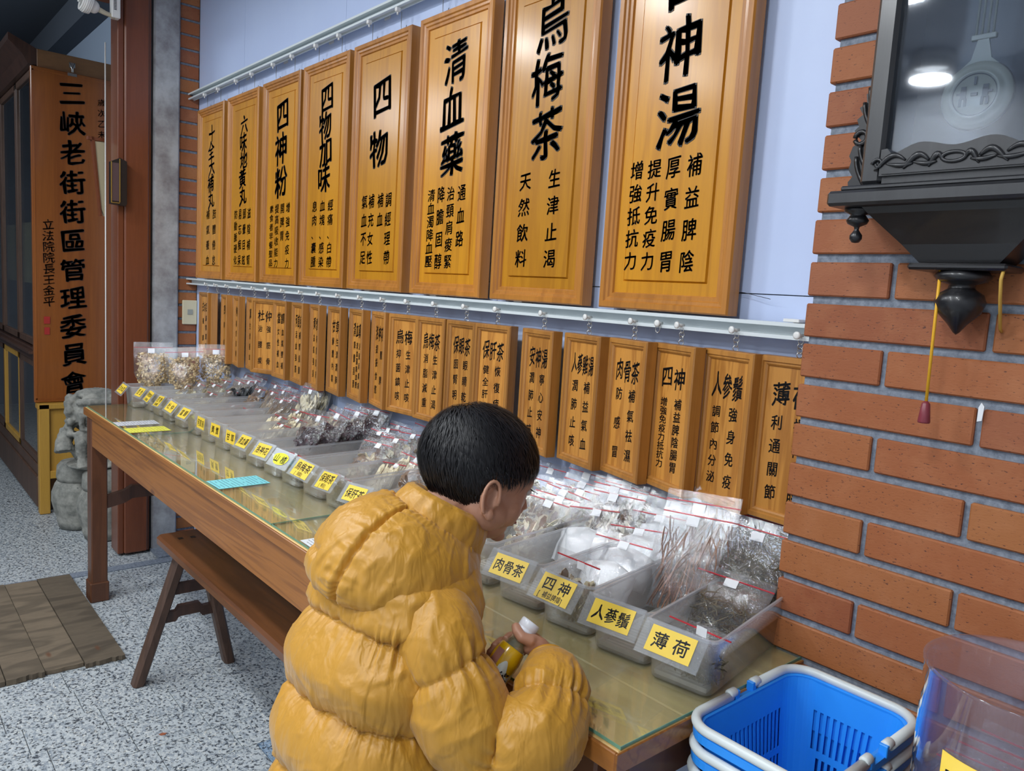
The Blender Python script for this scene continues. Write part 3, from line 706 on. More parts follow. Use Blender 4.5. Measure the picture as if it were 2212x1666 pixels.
# ------------------------------------------------------------ trays
TZ = .8252; TL_, TW, TWB, TH = .375, .119, .100, .090
def tray_mesh():
    out = {}
    def ring(w, d, r, z): return [(x, y, z) for x, y in rrect(w, d, r, 4)]
    L0, L1 = TL_-.016, TL_
    body = MB().loft([ring(TWB, L0, .014, .0), ring(TWB+.003, L0+.002, .016, .002), ring(TWB+.010, L0+.010, .017, .055), ring(TWB+.017, L1-.004, .018, .0565), ring(TW-.004, L1-.002, .018, TH-.003)], cap1=False)
    body.loft([ring(TWB-.003, L0-.003, .013, .0015), ring(TW-.007, L1-.005, .017, TH-.003)], cap1=False)
    out['tray_shell'] = body
    out['rim'] = MB().loft([ring(TW-.007, L1-.005, .017, TH-.004), ring(TW+.000, L1+.003, .019, TH-.004), ring(TW+.000, L1+.003, .019, TH), ring(TW-.007, L1-.005, .017, TH), ring(TW-.007, L1-.005, .017, TH-.004)], smooth=False, cap0=False, cap1=False)
    g = MB(); y = -L0/2+.016
    g.box(-TWB/2+.006, -TWB/2+.014, -L0/2+.006, L0/2-.006,   .003, .010).box(TWB/2-.014, TWB/2-.006, -L0/2+.006, L0/2-.006,   .003, .010).box(-.003, .003, -L0/2+.006, L0/2-.006, .003, .006)
    g.box(-TWB/2+.010, TWB/2-.010, -L0/2+.006, -L0/2+.012,   .003, .010)
    while y < L0/2-.01: g.box(-TWB/2+.012, TWB/2-.012, y, y+.0050, .003, .010); y += .0105
    out['drain_grate'] = g
    return out
tm_ = tray_mesh()
TRAY0 = None
def make_tray(x, y, label, grate=True):
    global TRAY0
    t = thing('herb_tray', label, 'tray', (x, y, TZ), 0, 'clear herb trays lined up on the table')
    if TRAY0 is None:
        TRAY0 = {n: m.build(n, {'tray_shell': M['tray'], 'rim': M['tray_rim'], 'drain_grate': M['grate']}[n], t) for n, m in tm_.items()}
    else:
        for n, o_ in TRAY0.items():
            c = o_.copy(); link(c); c.parent = t
    return t
def label_holder(x, y, txt, sub, mode, tname, gap=0.0, blob=False):
    """clear card holder clipped on the tray front; mode 'tilt' slopes outward, 'flat' is stuck on the front wall"""
    wtxt = .078; 
    desc = 'yellow card reading '+txt+' in a clear holder, on the '+tname
    t = thing('label_holder', desc if mode == 'tilt' else 'yellow label reading '+txt+' stuck flat on the front of the '+tname, 'label', (0, 0, 0), 0, 'yellow name labels on the trays')
    L = MB(); n = len(txt); hh = .040 if not sub else .046; W_ = .074
    if blob:
        pts = [(math.cos(a)*W_*.48*(1+.08*math.sin(3*a)), -.0275+math.sin(a)*.020*(1+.1*math.sin(2*a+1))) for a in [k*2*math.pi/20 for k in range(20)]]
        MB().prism(pts, .0022, .0026, axis='z').build('yellow_card', plain('bright_yellow_card', (.85,.80,.03), .5), t)
    else:
        MB().box(-W_/2, W_/2, -.0275-hh/2, -.0275+hh/2, .0022, .0026).build('yellow_card', M['yellow_paper'], t)
    zc = -.0275+(.006 if sub else 0); cs = .026 if n <= 3 else .0185; sp = W_/(n+.35) if n > 1 else 0
    if n == 2: sp = .034
    for i, ch in enumerate(txt): write(L, ch, (i-(n-1)/2)*sp, zc, min(cs, sp*.98), cs, 'label', .0027, plane='xy')
    if sub:
        s2 = '['+sub+']'; m_ = len(s2); q = .0102
        for i, ch in enumerate(s2): write(L, ch, (i-(m_-1)/2)*q, -.0275-.0145, q, .0125, 'body', .0027, plane='xy')
    L.build('card_lettering', M['ink'], t)
    if mode == 'tilt':
        MB().box(-.052, .052, -.055, .0, 0, .0018, bev=.0006).box(-.052, .052, -.055, -.0545, .0018, .0045).box(-.052, .052, -.003, .0, -.010, .0, ).build('clear_plate', M['holder'], t)
        t.location = (x, y-.002, TZ+TH+.006); t.rotation_euler = Euler((math.radians(52), math.radians(rnd.uniform(-4, 4)), math.radians(rnd.uniform(-5, 5))))
    else:
        MB().box(-.040, .040, -.052, -.003, 0, .0012).build('clear_plate', M['holder'], t)
        t.location = (x-.006, y-.0015, TZ+TH-.002); t.rotation_euler = Euler((math.radians(84), 0, math.radians(rnd.uniform(-2, 2))))
    return t
BLX = [-3.562, -3.445, -3.320, -3.190, -3.040, -2.890, -2.750, -2.610, -2.473, -2.335, -2.196, -2.068, -1.929, -1.794, -1.650, -1.505, -1.362, -1.220, -1.078, -.952, -.826, -.703]
TR = [('白木耳', '', 'tilt', [('fungus', .165, .235, .055, -.335, -.335, 1, 6)]),
 ('百合', '', 'tilt', [('fungus', .16, .215, .055, -.23, -.10, 2, 12)]),
 ('四物加味', '活血補血', 'tilt', [('nuts', .115, .14, .022, -.33, -.06, 6, 42)]),
 ('四物', '補血調經', 'tilt', [('nuts', .115, .13, .020, -.28, -.20, 2, 50), ('black', .11, .14, .016, -.15, -.05, 4, 30)]),
 ('杜仲', '', 'tilt', [('brown', .11, .13, .014, -.26, -.20, 2, 62), ('brown', .11, .13, .016, -.13, -.05, 2, 35)]),
 ('當歸', '', 'tilt', [('black', .11, .12, .014, -.25, -.25, 1, 62), ('sticks', .11, .14, .014, -.14, -.05, 3, 32)]),
 ('何首烏', '', 'flat', [('sticks', .11, .14, .016, -.17, -.05, 5, 38)]),
 ('黃耆', '', 'flat', [('slices', .115, .13, .016, -.25, -.17, 2, 50), ('slices', .13, .185, .014, -.12, -.045, 4, 22)]),
 ('甘草', '', 'flat', [('slices', .115, .13, .018, -.30, -.10, 4, 50)]),
 ('清血藥', '', 'tilt', [('slices', .112, .12, .014, -.20, -.06, 3, 45)]),
 ('洛神花', '', 'tilt', [('rosel', .15, .185, .030, -.305, -.055, 5, 30)]),
 ('山楂', '', 'tilt', [('black', .11, .12, .022, -.13, -.05, 3, 32)]),
 ('烏梅茶', '消脂', 'tilt', [('mix', .125, .15, .020, -.25, -.06, 4, 42)]),
 ('保眼茶', '明目', 'tilt', [('slices', .12, .13, .016, -.28, -.06, 4, 45)]),
 ('保肝茶', '', 'tilt', [('brown', .12, .14, .018, -.28, -.06, 4, 38)]),
 ('安神湯', '', 'tilt', [('mix', .12, .14, .018, -.26, -.06, 4, 38)]),
 ('枸杞', '', 'tilt', [('nuts', .12, .14, .018, -.28, -.06, 4, 38)]),
 ('人蔘雞湯', '', 'tilt', [('mix', .13, .15, .022, -.24, -.05, 6, 40)]),
 ('肉骨茶', '', 'tilt', [('powder', .125, .15, .018, -.20, -.20, 1, 40), ('mix', .14, .17, .020, -.15, -.04, 5, 32)]),
 ('四神', '補益脾陰', 'tilt', [('powder', .125, .15, .022, -.29, -.13, 3, 42), ('powder', .13, .16, .020, -.08, -.04, 2, 30)]),
 ('人蔘鬚', '', 'tilt', [('roots', .15, .205, .024, -.22, -.05, 4, 26)]),
 ('薄荷', '', 'tilt', [('stems', .135, .17, .030, -.27, -.27, 1, 58), ('stems', .135, .20, .022, -.17, -.06, 3, 38)])]
ENG = ['white fungus', 'lily bulb', 'four herbs plus', 'four herbs', 'eucommia', 'angelica', 'fleeceflower', 'astragalus', 'liquorice', 'blood tea', 'roselle', 'hawthorn', 'plum tea', 'eye tea', 'liver tea', 'calming soup', 'goji', 'ginseng chicken', 'bone tea', 'four spirits', 'ginseng root', 'mint']
for i, (bl, (txt, sub, mode, bags)) in enumerate(zip(BLX, TR)):
    x = bl+TWB/2-(.004 if i == 21 else 0); yf = -.412 if i else -.452; tz_ = .17*max(0, (i-5)/16)
    yc = yf+TL_/2 if i else -.262
    nm = '%s tray' % ENG[i]; en = ENG[i]
    where = {0: 'at the far left end of the row', 21: 'beside the brick pier'}.get(i, 'between the %s and %s trays' % (ENG[i-1], ENG[i+1]) if 0 < i < 21 else '')
    t = make_tray(x-(yc-yf)*math.sin(tz_), yc, 'clear tray labelled %s (%s), %s' % (txt, en, where))
    t.rotation_euler = (0, 0, tz_)
    if txt in ('四神', '肉骨茶', '薄荷', '人蔘鬚', '洛神花', '四物'):   # loose contents seen through the front wall
        kk = {'四神': 'mix', '肉骨茶': 'powder', '薄荷': 'stems', '人蔘鬚': None, '洛神花': None, '四物': 'brown'}[txt]
    lh = label_holder(x, yf, txt, sub, mode, nm, blob=(txt == '山楂')); lh.rotation_euler.z += tz_
    tot = sum(b[6] for b in bags); c = 0
    for (kind, w, h, tt, y0, y1, n, lean) in bags:
        for k in range(n):
            y = y0+(y1-y0)*(k/max(n-1, 1))
            yb = y-math.sin(math.radians(lean))*.045
            yb = max(yb, yf+.03); ln = lean+rnd.uniform(-5, 5)
            ln = min(ln, math.degrees(math.asin(min(.95, max(.1, (-.016-tt*.3-yb)/h)))))
            pos = 'only one' if tot == 1 else ('%s from the front' % ORD[c] if c else 'frontmost')
            if tot == 2: pos = ['front one', 'rear one'][c]
            zc_ = TZ+.012+max(0, (y+.36))*.09+(.02 if kind == 'fungus' else 0)
            put_bag(kind, w, h, tt, x-(yb-yf)*math.sin(tz_)+rnd.uniform(-.006, .006)-(.012 if i == 21 else 0)-(.045 if kind == 'fungus' else 0), yb, zc_, ln, (1.0 if kind == 'fungus' else tz_+rnd.uniform(-.10, .10)), rnd.uniform(-.08, .08),
                    'zip bag of %s, %s in the %s tray' % (DESC[kind], pos, en), 'zip bags in the %s tray' % en, rnd.randint(0, 9))
            c += 1
# two extra bags lying inside the front of the trays on the right
put_bag('mix', .10, .12, .018, -.900, -.385, TZ+.010, 2, 0.02, 0, 'clear zip bag of mixed slices upright behind the front wall of the four spirits tray', 'zip bags in the four spirits tray', 3)
put_bag('stems', .11, .085, .030, -.650, -.375, TZ+.010, 4, -.02, 0, 'clear zip bag of dark stems pressed against the front wall of the mint tray', 'zip bags in the mint tray', 4)
put_bag('brown', .10, .075, .020, -3.135, -.385, TZ+.010, 2, 0, 0, 'clear zip bag of brown slices pressed against the front wall of the four herbs tray', 'zip bags in the four herbs tray', 4)
put_bag('rosel', .10, .08, .022, -2.015, -.385, TZ+.010, 2, 0, 0, 'clear zip bag of dark fruit pressed against the front wall of the hawthorn tray', 'zip bags in the hawthorn tray', 4)
put_bag('black', .10, .075, .022, -1.742, -.385, TZ+.010, 2, 0, 0, 'clear zip bag of dark pieces pressed against the front wall of the eye tea tray', 'zip bags in the eye tea tray', 5)
# ------------------------------------------------------------ wall clock on the brick pier
CK = thing('wall_clock', 'old black wooden pendulum wall clock with a glass door, hanging on the brick pier', 'clock', (-.385, -.148, 1.56)); CK['_w'] = tuple(CK.location)
xl, xr, yb, yf = -.533, -.290, -.148, -.262
cx = (xl+xr)/2
part('clock_case', MB().box(xl+.004, xr-.004, yb-.008, yb, 1.575, 2.16).box(xl+.004, xl+.020, yf+.028, yb, 1.575, 2.16, bev=.002).box(xr-.020, xr-.004, yf+.028, yb, 1.575, 2.16, bev=.002).box(xl+.004, xr-.004, yf+.028, yb, 2.14, 2.16), M['clock_wood'], CK)
part('base_plate', MB().box(xl-.040, xr+.040, yf-.010, yb, 1.550, 1.571, bev=.004), M['clock_wood'], CK)
part('base_moulding', MB().box(xl-.024, xr+.024, yf-.003, yb, 1.571, 1.578, bev=.002), M['clock_wood'], CK)
door = part('clock_door', MB().box(xl, xl+.030, yf, yf+.026, 1.578, 2.155, bev=.005).box(xr-.030, xr, yf, yf+.026, 1.578, 2.155, bev=.005).box(xl+.030, xr-.030, yf+.002, yf+.024, 2.125, 2.155, bev=.004).box(xl+.030, xr-.030, yf+.004, yf+.024, 1.578, 1.590), M['clock_wood'], CK)
part('door_glass', MB().box(xl+.028, xr-.028, yf+.014, yf+.016, 1.59, 2.13), M['clock_glass'], CK)
# carved apron across the foot of the door
cp = []
n = 24
for k in range(n+1):
    u = k/n; x = xl+.028+(xr-xl-.056)*u
    cp.append((x, 1.617+.010*math.sin(math.pi*u)**2-.006*math.cos(4*math.pi*u)+(.012 if u < .06 or u > .94 else 0)))
ap = part('carved_apron', MB().prism([(xl+.028, 1.588)]+cp+[(xr-.028, 1.588)], yf-.002, yf+.012), M['clock_wood'], CK)
cv = MB()
for s in (-1, 1):
    for j, (a, b, r_) in enumerate(((.012, .030, .0032), (.030, .062, .0034), (.060, .100, .003), (.020, .050, .0026), (.050, .085, .0026))):
        pts = []
        for k in range(13):
            u = k/12; x = cx+s*(a+(b-a)*u); z = 1.602+(.009 if j < 3 else -.002)*math.sin(math.pi*u*1.25)+(.004*j if j < 3 else 0)*.6*(1-u)
            pts.append((x, yf-.003, z))
        cv.tube(pts, [r_*(.4+.9*math.sin(math.pi*min(1, (k+.6)/12.6))) for k in range(13)], 6)
    pts = [(cx+s*(.096+.008*math.cos(a)*(1-a/9)), yf-.003, 1.604+.008*math.sin(a)*(1-a/9)) for a in [k*.5 for k in range(14)]]
    cv.tube(pts, .0022, 6)
cv.tube([(cx+.014*math.cos(a), yf-.003, 1.606+.006*math.sin(a)) for a in [k*math.pi/10 for k in range(20)]], .0026, 6, closed=True)
cv.box(xl+.032, xr-.032, yf-.004, yf-.001, 1.590, 1.5925)
part('carving', cv, M['clock_wood'], CK)
for s, xe in ((-1, xl), (1, xr)):
    lf = MB()
    out = [(0, 1.578), (.034, 1.578), (.036, 1.590), (.030, 1.597), (.037, 1.608), (.034, 1.620), (.038, 1.627), (.034, 1.640), (.022, 1.648), (.030, 1.655), (.034, 1.663), (.028, 1.668), (.032, 1.678), (.024, 1.684), (.030, 1.694), (.020, 1.700), (.022, 1.712), (.012, 1.716), (.010, 1.726), (.004, 1.738), (0, 1.742)]
    lf.prism([(xe+s*a*1.0, z) for a, z in out], yf+.040, yf+.058)
    for (z0, z1, a0, a1) in ((1.582, 1.625, .010, .026), (1.60, 1.640, .006, .022), (1.66, 1.70, .008, .022), (1.672, 1.72, .004, .016)):
        lf.tube([(xe+s*(a0+(a1-a0)*math.sin(u*1.6)), yf+.038, z0+(z1-z0)*u) for u in [k/6 for k in range(7)]], .003, 6)
    lf.tube([(xe+s*(.022+.009*math.cos(a)), yf+.038, 1.651+.009*math.sin(a)) for a in [k*.6 for k in range(11)]], .0035, 6, closed=False)
    part('leaf_bracket', lf, M['clock_dark'], CK)
    part('finial', MB().lathe([(.0, 0), (.005, .001), (.0085, .006), (.0085, .011), (.005, .016), (.003, .019), (.004, .023), (.013, .027), (.0155, .032), (.012, .037), (.010, .040), (.019, .044), (.019, .050)], 20, c=(xe-s*(-.010), yf+.030, 1.501)), M['clock_dark'], CK)
ta = [(-.112, 1.550), (.112, 1.550), (.108, 1.538), (.064, 1.490), (.050, 1.474), (-.050, 1.474), (-.064, 1.490), (-.108, 1.538)]
R4 = lambda w, d, z: [(cx-w, yb, z), (cx+w, yb, z), (cx+w, yb-d, z), (cx-w, yb-d, z)]
part('tail', MB().loft([R4(.120, .100, 1.550), R4(.112, .096, 1.541), R4(.072, .070, 1.500), R4(.050, .060, 1.476)], smooth=False), M['clock_dark'], CK)
part('tail_plate', MB().box(cx-.062, cx+.062, yb-.070, yb, 1.466, 1.475, bev=.003), M['clock_dark'], CK)
part('tail_knob', MB().lathe([(0, 0), (.004, .003), (.012, .014), (.027, .030), (.032, .044), (.028, .055), (.017, .062), (.016, .068), (.030, .072), (.036, .079), (.030, .086), (.022, .088)], 28, c=(cx, yb-.036, 1.380)), M['clock_dark'], CK)
br = plain('aged_brass', (.30,.28,.21), .32); brd = plain('dark_brass', (.07,.065,.06), .4)
pz, py = 1.690, -.215
pn = part('pendulum', MB().lathe([(0, .010), (.026, .009), (.0275, .011), (.030, .011), (.0315, .008), (.036, .007), (.042, .004), (.044, 0), (0, 0)], 48, mat=Matrix.Translation((cx, py, pz)) @ Matrix.Rotation(math.radians(90), 4, 'X')), br, CK)
gm = MB()
gm.tube([(cx+.0262*math.cos(a), py-.0095, pz+.0262*math.sin(a)) for a in [k*math.pi/20 for k in range(40)]], .0008, 5, closed=True)
gm.box(cx-.004, cx+.004, py-.0115, py-.0098, pz-.002, pz+.002)
for s in (-1, 1):   # small engraved figures
    for (dx, dz, a, b) in ((.013, .008, .003, .003), (.013, .001, .0035, .006), (.010, -.009, .0016, .005), (.016, -.009, .0016, .005), (.0185, .002, .003, .0014)):
        gm.box(cx+s*dx-a, cx+s*dx+a, py-.0112, py-.0098, pz+dz-b, pz+dz+b)
gm.box(cx-.0015, cx+.0015, py-.0112, py-.0098, pz+.012, pz+.022)
g_ = gm.build('engraving', brd, pn); g_.location = -Vector(CK.location)+Vector((0, 0, 0))
for dx in (-.010, -.0035, .0035, .010): part('pendulum_rod', MB().tube([(cx+dx, py, pz+.075), (cx+dx, py, 2.08)], .0016, 8), br, CK)
part('pendulum_yoke', MB().box(cx-.015, cx+.015, py-.003, py+.003, pz+.070, pz+.077, bev=.001).box(cx-.015, cx+.015, py-.003, py+.003, pz+.16, pz+.166, bev=.001).prism([(cx-.030, pz+.030), (cx+.030, pz+.030), (cx+.012, pz+.046), (cx+.006, pz+.072), (cx-.006, pz+.072), (cx-.012, pz+.046)], py-.002, py+.002), br, CK)
part('dial', MB().lathe([(0, .004), (.085, .004), (.090, 0)], 40, mat=Matrix.Translation((cx, -.222, 1.99)) @ Matrix.Rotation(math.radians(90), 4, 'X')), plain('ivory_dial', (.62,.58,.48), .5), CK)
hd = MB(); hd.box(cx-.002, cx+.002, -.230, -.228, 1.99, 2.05)
hd.box(cx, cx+.045, -.230, -.228, 1.988, 1.992)
for k in range(12):
    a = k*math.pi/6; hd.box(cx+.07*math.sin(a)-.002, cx+.07*math.sin(a)+.002, -.2275, -.2265, 1.99+.07*math.cos(a)-.007, 1.99+.07*math.cos(a)+.007)
part('dial_marks', hd, M['ink'], CK)
part('pediment', MB().prism([(xl-.03, 2.16), (xr+.03, 2.16), (xr+.03, 2.185), (cx+.05, 2.24), (cx, 2.27), (cx-.05, 2.24), (xl-.03, 2.185)], yf, yb), M['clock_wood'], CK)
t_ = thing('pull_cord', 'yellow pull cord with a dark red conical weight, hanging below the black clock', 'cord', (-.432, -.200, 1.27)); t_['_w'] = tuple(t_.location)
part('cord', MB().tube([(-.434, -.203, 1.466), (-.433, -.203, 1.40), (-.432, -.201, 1.282)], .0022, 8), plain('yellow_cord', (.80,.42,.02), .5), t_)
part('weight', MB().lathe([(.0, 0), (.0075, 0), (.0082, .002), (.0055, .027), (.002, .031), (0, .031)], 18, c=(-.432, -.201, 1.255)), plain('dark_red_plastic', (.22,.035,.05), .35), t_)
t_ = thing('pull_cord', 'short faded yellow cord at the right side of the clock tail', 'cord', (-.352, -.165, 1.42)); t_['_w'] = tuple(t_.location)
part('cord', MB().tube([(-.355, -.211, 1.467), (-.356, -.213, 1.455), (-.358, -.20, 1.43), (-.366, -.160, 1.392), (-.367, -.150, 1.388)], .0022, 8), plain('faded_yellow_cord', (.55,.33,.06), .6), t_)
tag(MB().prism([(0, 0), (.006, .002), (.007, .022), (.003, .027), (0, .02)], -.0022, 0).build('tape_scrap', M['white_paper']), 'small white tape scrap stuck in a mortar joint of the brick pier', 'tape').location = (-.382, -.1495, 1.262)
# ------------------------------------------------------------ stack of blue shopping baskets
BLUE = plain('blue_basket_plastic', (.025,.32,1.0), .4, coat=.15); BG = plain('basket_white_plastic', (.66,.72,.72), .35)
BW, BD, BH = .188, .278, .205
def basket_meshes():
    def prm(u, w, d, r):      # point on rounded rectangle by arc fraction
        P = rrect(w, d, r, 5); return P
    nseg = 148
    def outline(w, d, r):
        P = rrect(w, d, r, 6); P = P+[P[0]]; L = [0]
        for a, b in zip(P, P[1:]): L.append(L[-1]+math.hypot(b[0]-a[0], b[1]-a[1]))
        o = []; j = 0
        for k in range(nseg):
            s = L[-1]*k/nseg
            while L[j+1] < s: j += 1
            f = (s-L[j])/(L[j+1]-L[j]); o.append((P[j][0]+(P[j+1][0]-P[j][0])*f, P[j][1]+(P[j+1][1]-P[j][1])*f))
        return o
    zs = [0, .026, .030, .090, .094, .100, .160, .164, .170, .180, BH]
    sh = MB(); vs = []
    for off in (0, .0022):
        for z in zs:
            f = z/BH; w = (BW-.05)*(1-f)+BW*f-2*off; d = (BD-.06)*(1-f)+BD*f-2*off
            vs += [(x, y, z) for x, y in outline(w, d, .035)]
    N = len(zs)
    def slot(j, k):
        x, y = vs[j*nseg+k][:2]; x2, y2 = vs[j*nseg+(k+1) % nseg][:2]
        flat = abs(x-x2) < .0004 or abs(y-y2) < .0004
        return flat and k % 2 == 0 and zs[j] in (.030, .100) 
    fs = []
    for j in range(N-1):
        for k in range(nseg):
            a, b, c, d = j*nseg+k, j*nseg+(k+1) % nseg, (j+1)*nseg+(k+1) % nseg, (j+1)*nseg+k; o = N*nseg
            if slot(j, k):
                fs += [(a, a+o, b+o, b), (b, b+o, c+o, c), (c, c+o, d+o, d), (d, d+o, a+o, a)]
            else: fs += [(a, b, c, d), (a+o, d+o, c+o, b+o)]
    fs.append(tuple(range(nseg))[::-1])
    bot = N*nseg
    fs.append(tuple(bot+k for k in range(nseg)))
    sh.add(vs, fs, 0, False)
    rim = MB()
    def R_(w, d, r, z): return [(x, y, z) for x, y in rrect(w, d, r, 8)]
    rim.loft([R_(BW-.004, BD-.004, .035, BH-.012), R_(BW+.020, BD+.020, .045, BH-.014), R_(BW+.022, BD+.022, .046, BH-.002), R_(BW+.004, BD+.004, .038, BH+.001), R_(BW-.006, BD-.006, .034, BH), R_(BW-.004, BD-.004, .035, BH-.012)], smooth=False, cap0=False, cap1=False)
    return sh, rim
def handle_pts(s):
    P = [(x, y) for x, y in rrect(BW+.014, BD+.014, .042, 8)]
    H = [(x, y) for x, y in P if y*s > .028]
    H.sort(key=lambda p: math.atan2(p[0], p[1]*s))
    H = [(-(BW+.014)/2, s*.034)]+H+[((BW+.014)/2, s*.034)]
    return [(x, y, BH+.006) for x, y in H]
sh, rim = basket_meshes(); BK0 = None
def make_basket(z, k, label):
    global BK0
    t = thing('shopping_basket', label, 'basket', (-.492, -.325, z), 0, 'blue baskets in the nested stack')
    if BK0 is None:
        a = sh.build('basket_body', BLUE, t, fix=False); b = rim.build('rim', BLUE, t, fix=False)
        hs = [MB().tube(handle_pts(s), .0072, 10).build('handle', BG, t) for s in (-1, 1)]
        pv = []
        for s in (-1, 1):
            for q in (-1, 1):
                pv.append(MB().lathe([(0, -.009), (.0055, -.009), (.007, -.007), (.007, .007), (.0055, .009), (0, .009)], 14, c=(0,0,0), mat=Matrix.Translation((s*(BW+.014)/2, q*.031, BH+.010)) @ Matrix.Rotation(math.radians(90), 4, 'X')).build('pivot', BG, t)); MB().box(s*(BW+.014)/2-.006, s*(BW+.014)/2+.006, q*.022-.005, q*.022+.005, BH-.004, BH+.013, bev=.001).build('pivot_tab', BLUE, t)
        BK0 = t
    else:
        for c_ in list(BK0.children): c = c_.copy(); link(c); c.parent = t
    return t
NB = ['topmost', 'second', 'third', 'fourth', 'fifth', 'sixth']
for k in range(6):
    make_basket(.826-.006-BH-.034*k, k, ('blue shopping basket with white handles, topmost of the stack at the table end' if k == 0 else 'blue shopping basket with white handles, %s from the top of the stack' % NB[k]))
st = thing('low_stool', 'plain dark wooden stool under the stack of blue baskets, below the frame', 'stool', (-.492, -.325, 0)); st['_w'] = tuple(st.location)
zt = .826-.006-BH-.034*5-.001
part('stool_top', MB().box(-.60, -.36, -.47, -.19, zt-.03, zt, bev=.004), M['dark_wood'], st)
for x in (-.585, -.43):
    for y in (-.455, -.230): part('leg', MB().box(x, x+.03, y, y+.03, 0, zt-.03, bev=.003), M['dark_wood'], st)
# ------------------------------------------------------------ clear jar at the lower right
JX, JY, JR, JT = -.232, -.322, .112, 1.0
t_ = thing('clear_jar', 'tall clear plastic jar with a yellow label at the lower right corner', 'jar', (JX, JY, JT-.26)); t_['_w'] = tuple(t_.location)
part('jar_wall', MB().lathe([(.001, JT-.26), (JR-.006, JT-.26), (JR-.001, JT-.254), (JR, JT-.24), (JR, JT-.004), (JR+.002, JT-.002), (JR+.002, JT+.001), (JR-.001, JT+.001), (JR-.003, JT-.004), (JR-.003, JT-.24), (JR-.008, JT-.255), (.001, JT-.255)], 64, c=(JX, JY, 0)), M['jar'], t_)
la = MB()
A0, A1 = math.radians(242), math.radians(312)
vs = []; nn = 16
for k in range(nn+1):
    a = A0+(A1-A0)*k/nn
    for rr in (JR+.0006, JR+.0012):
        for z in (JT-.180, JT-.077): vs.append((JX+rr*math.cos(a), JY+rr*math.sin(a), z))
fs = []
for k in range(nn):
    b = k*4; c = b+4
    fs += [(b+2, c+2, c+3, b+3), (b, b+1, c+1, c), (b+1, b+3, c+3, c+1), (b, c, c+2, b+2)]
la.add(vs, fs, 0, True); part('yellow_label', la, M['yellow_paper'], t_)
wl_ = MB()
for i, ch in enumerate('羅漢果'):
    am = math.radians(253+18*i)
    vs_, fs_ = glyph(ch, 'label'); 
    for dx, dy in ((-.012, 0), (.012, .008), (0, -.01)):
        wl_.add([(JX+(JR+.0015)*math.cos(am+(x+dx)*.036/JR), JY+(JR+.0015)*math.sin(am+(x+dx)*.036/JR), JT-.112+(y+dy)*.042) for x, y in vs_], fs_, 0)
part('label_lettering', wl_, M['ink'], t_)
st = thing('side_stand', 'dark wooden stand holding the clear jar, below the frame', 'stand', (JX, JY, 0)); st['_w'] = tuple(st.location)
part('stand_top', MB().box(JX-.11, JX+.13, JY-.12, JY+.15, JT-.29, JT-.2602, bev=.003), M['dark_wood'], st)
for x in (JX-.10, JX+.09):
    for y in (JY-.11, JY+.11): part('leg', MB().box(x, x+.03, y, y+.03, 0, JT-.29, bev=.003), M['dark_wood'], st)
for k in range(5):
    b = put_bag('black' if k % 2 else 'brown', .125, .15, .020, JX-.01, JY-.05+.026*k, JT-.252, 5, .15*(k-2)*.4, .08*(k-2)*.5, 'zip bag of %s, %s inside the clear jar' % ('black dried pieces' if k % 2 else 'brown slices', ORD[k]+(' from the front' if k else '')), 'zip bags inside the clear jar', k)
# ------------------------------------------------------------ beyond the doorway: sign, display case, stand, lion
SG = thing('street_sign', 'tall glossy red-brown wooden sign of carved black characters hung on the display case', 'sign', (-4.955, -.37, .63)); SG['_w'] = tuple(SG.location)
part('sign_panel', MB().box(-4.985, -4.952, -.567, -.165, .632, 2.448, bev=.004), M['sign_wood'], SG)
part('sign_border', MB().box(-4.953, -4.950, -.560, -.552, .65, 2.43).box(-4.953, -4.950, -.18, -.172, .65, 2.43).box(-4.953, -4.950, -.56, -.172, .648, .656).box(-4.953, -4.950, -.56, -.172, 2.424, 2.432), M['sign_wood'], SG)
def side_write(mb, s, y, z0, z1, sz, style, x=-4.948, th=.0):
    for i, ch in enumerate(s):
        vs_, fs_ = glyph(ch, 'brush'); zc = z0+(z1-z0)*i/max(1, len(s)-1)
        for dx, dy in (((-.02, -.012), (.02, .012), (-.012, .02), (.012, -.02)) if style == 'b' else ((-.006, 0), (.006, .004))):
            mb.add([(x, y+(a+dx)*sz, zc+(b+dy)*sz) for a, b in vs_], fs_, 0)
L = MB(); side_write(L, '三峽老街街區管理委員會', -.372, 2.34, .745, .135, 'b'); part('carved_lettering', L, M['ink'], SG)
L = MB(); side_write(L, '立法院院長王金平', -.492, 1.62, 1.20, .060, 't'); part('signature_lettering', L, plain('brown_ink', (.035,.014,.006), .5), SG)
L = MB(); side_write(L, '歲次乙未二〇一五仲春', -.225, 2.32, 1.80, .042, 't'); part('date_lettering', L, plain('brown_ink', (.05,.02,.008), .5), SG)['kind'] = 'stuff'
L = MB().box(-4.949, -4.9475, -.518, -.488, 1.075, 1.115).box(-4.949, -4.9475, -.516, -.490, 1.015, 1.055); part('seal_marks', L, M['ink_red'], SG)
hk = MB().box(-4.95, -4.945, -.385, -.355, 2.475, 2.50).tube([(-4.944, -.383, 2.50), (-4.942, -.373, 2.47), (-4.942, -.373, 2.45)], .003, 6).tube([(-4.944, -.357, 2.50), (-4.942, -.367, 2.47), (-4.942, -.367, 2.45)], .003, 6).box(-4.95, -4.944, -.392, -.348, 2.43, 2.445)
part('hanger_bracket', hk, M['steel'], SG)
DC = thing('display_case', 'dark wooden display case with glass doors at the far left, beyond the doorway', 'cabinet', (-6.3, -.3, 0)); DC['_w'] = tuple(DC.location)
part('case_body', MB().box(-8.4, -4.99, -.10, -.09, 0, 2.50).box(-8.4, -4.99, -.52, -.10, 2.44, 2.50).box(-8.4, -4.99, -.50, -.10, 0, .26).box(-5.01, -4.99, -.52, -.10, .26, 2.44).box(-8.4, -4.99, -.52, -.10, .86, .93), M['dark_wood'], DC)
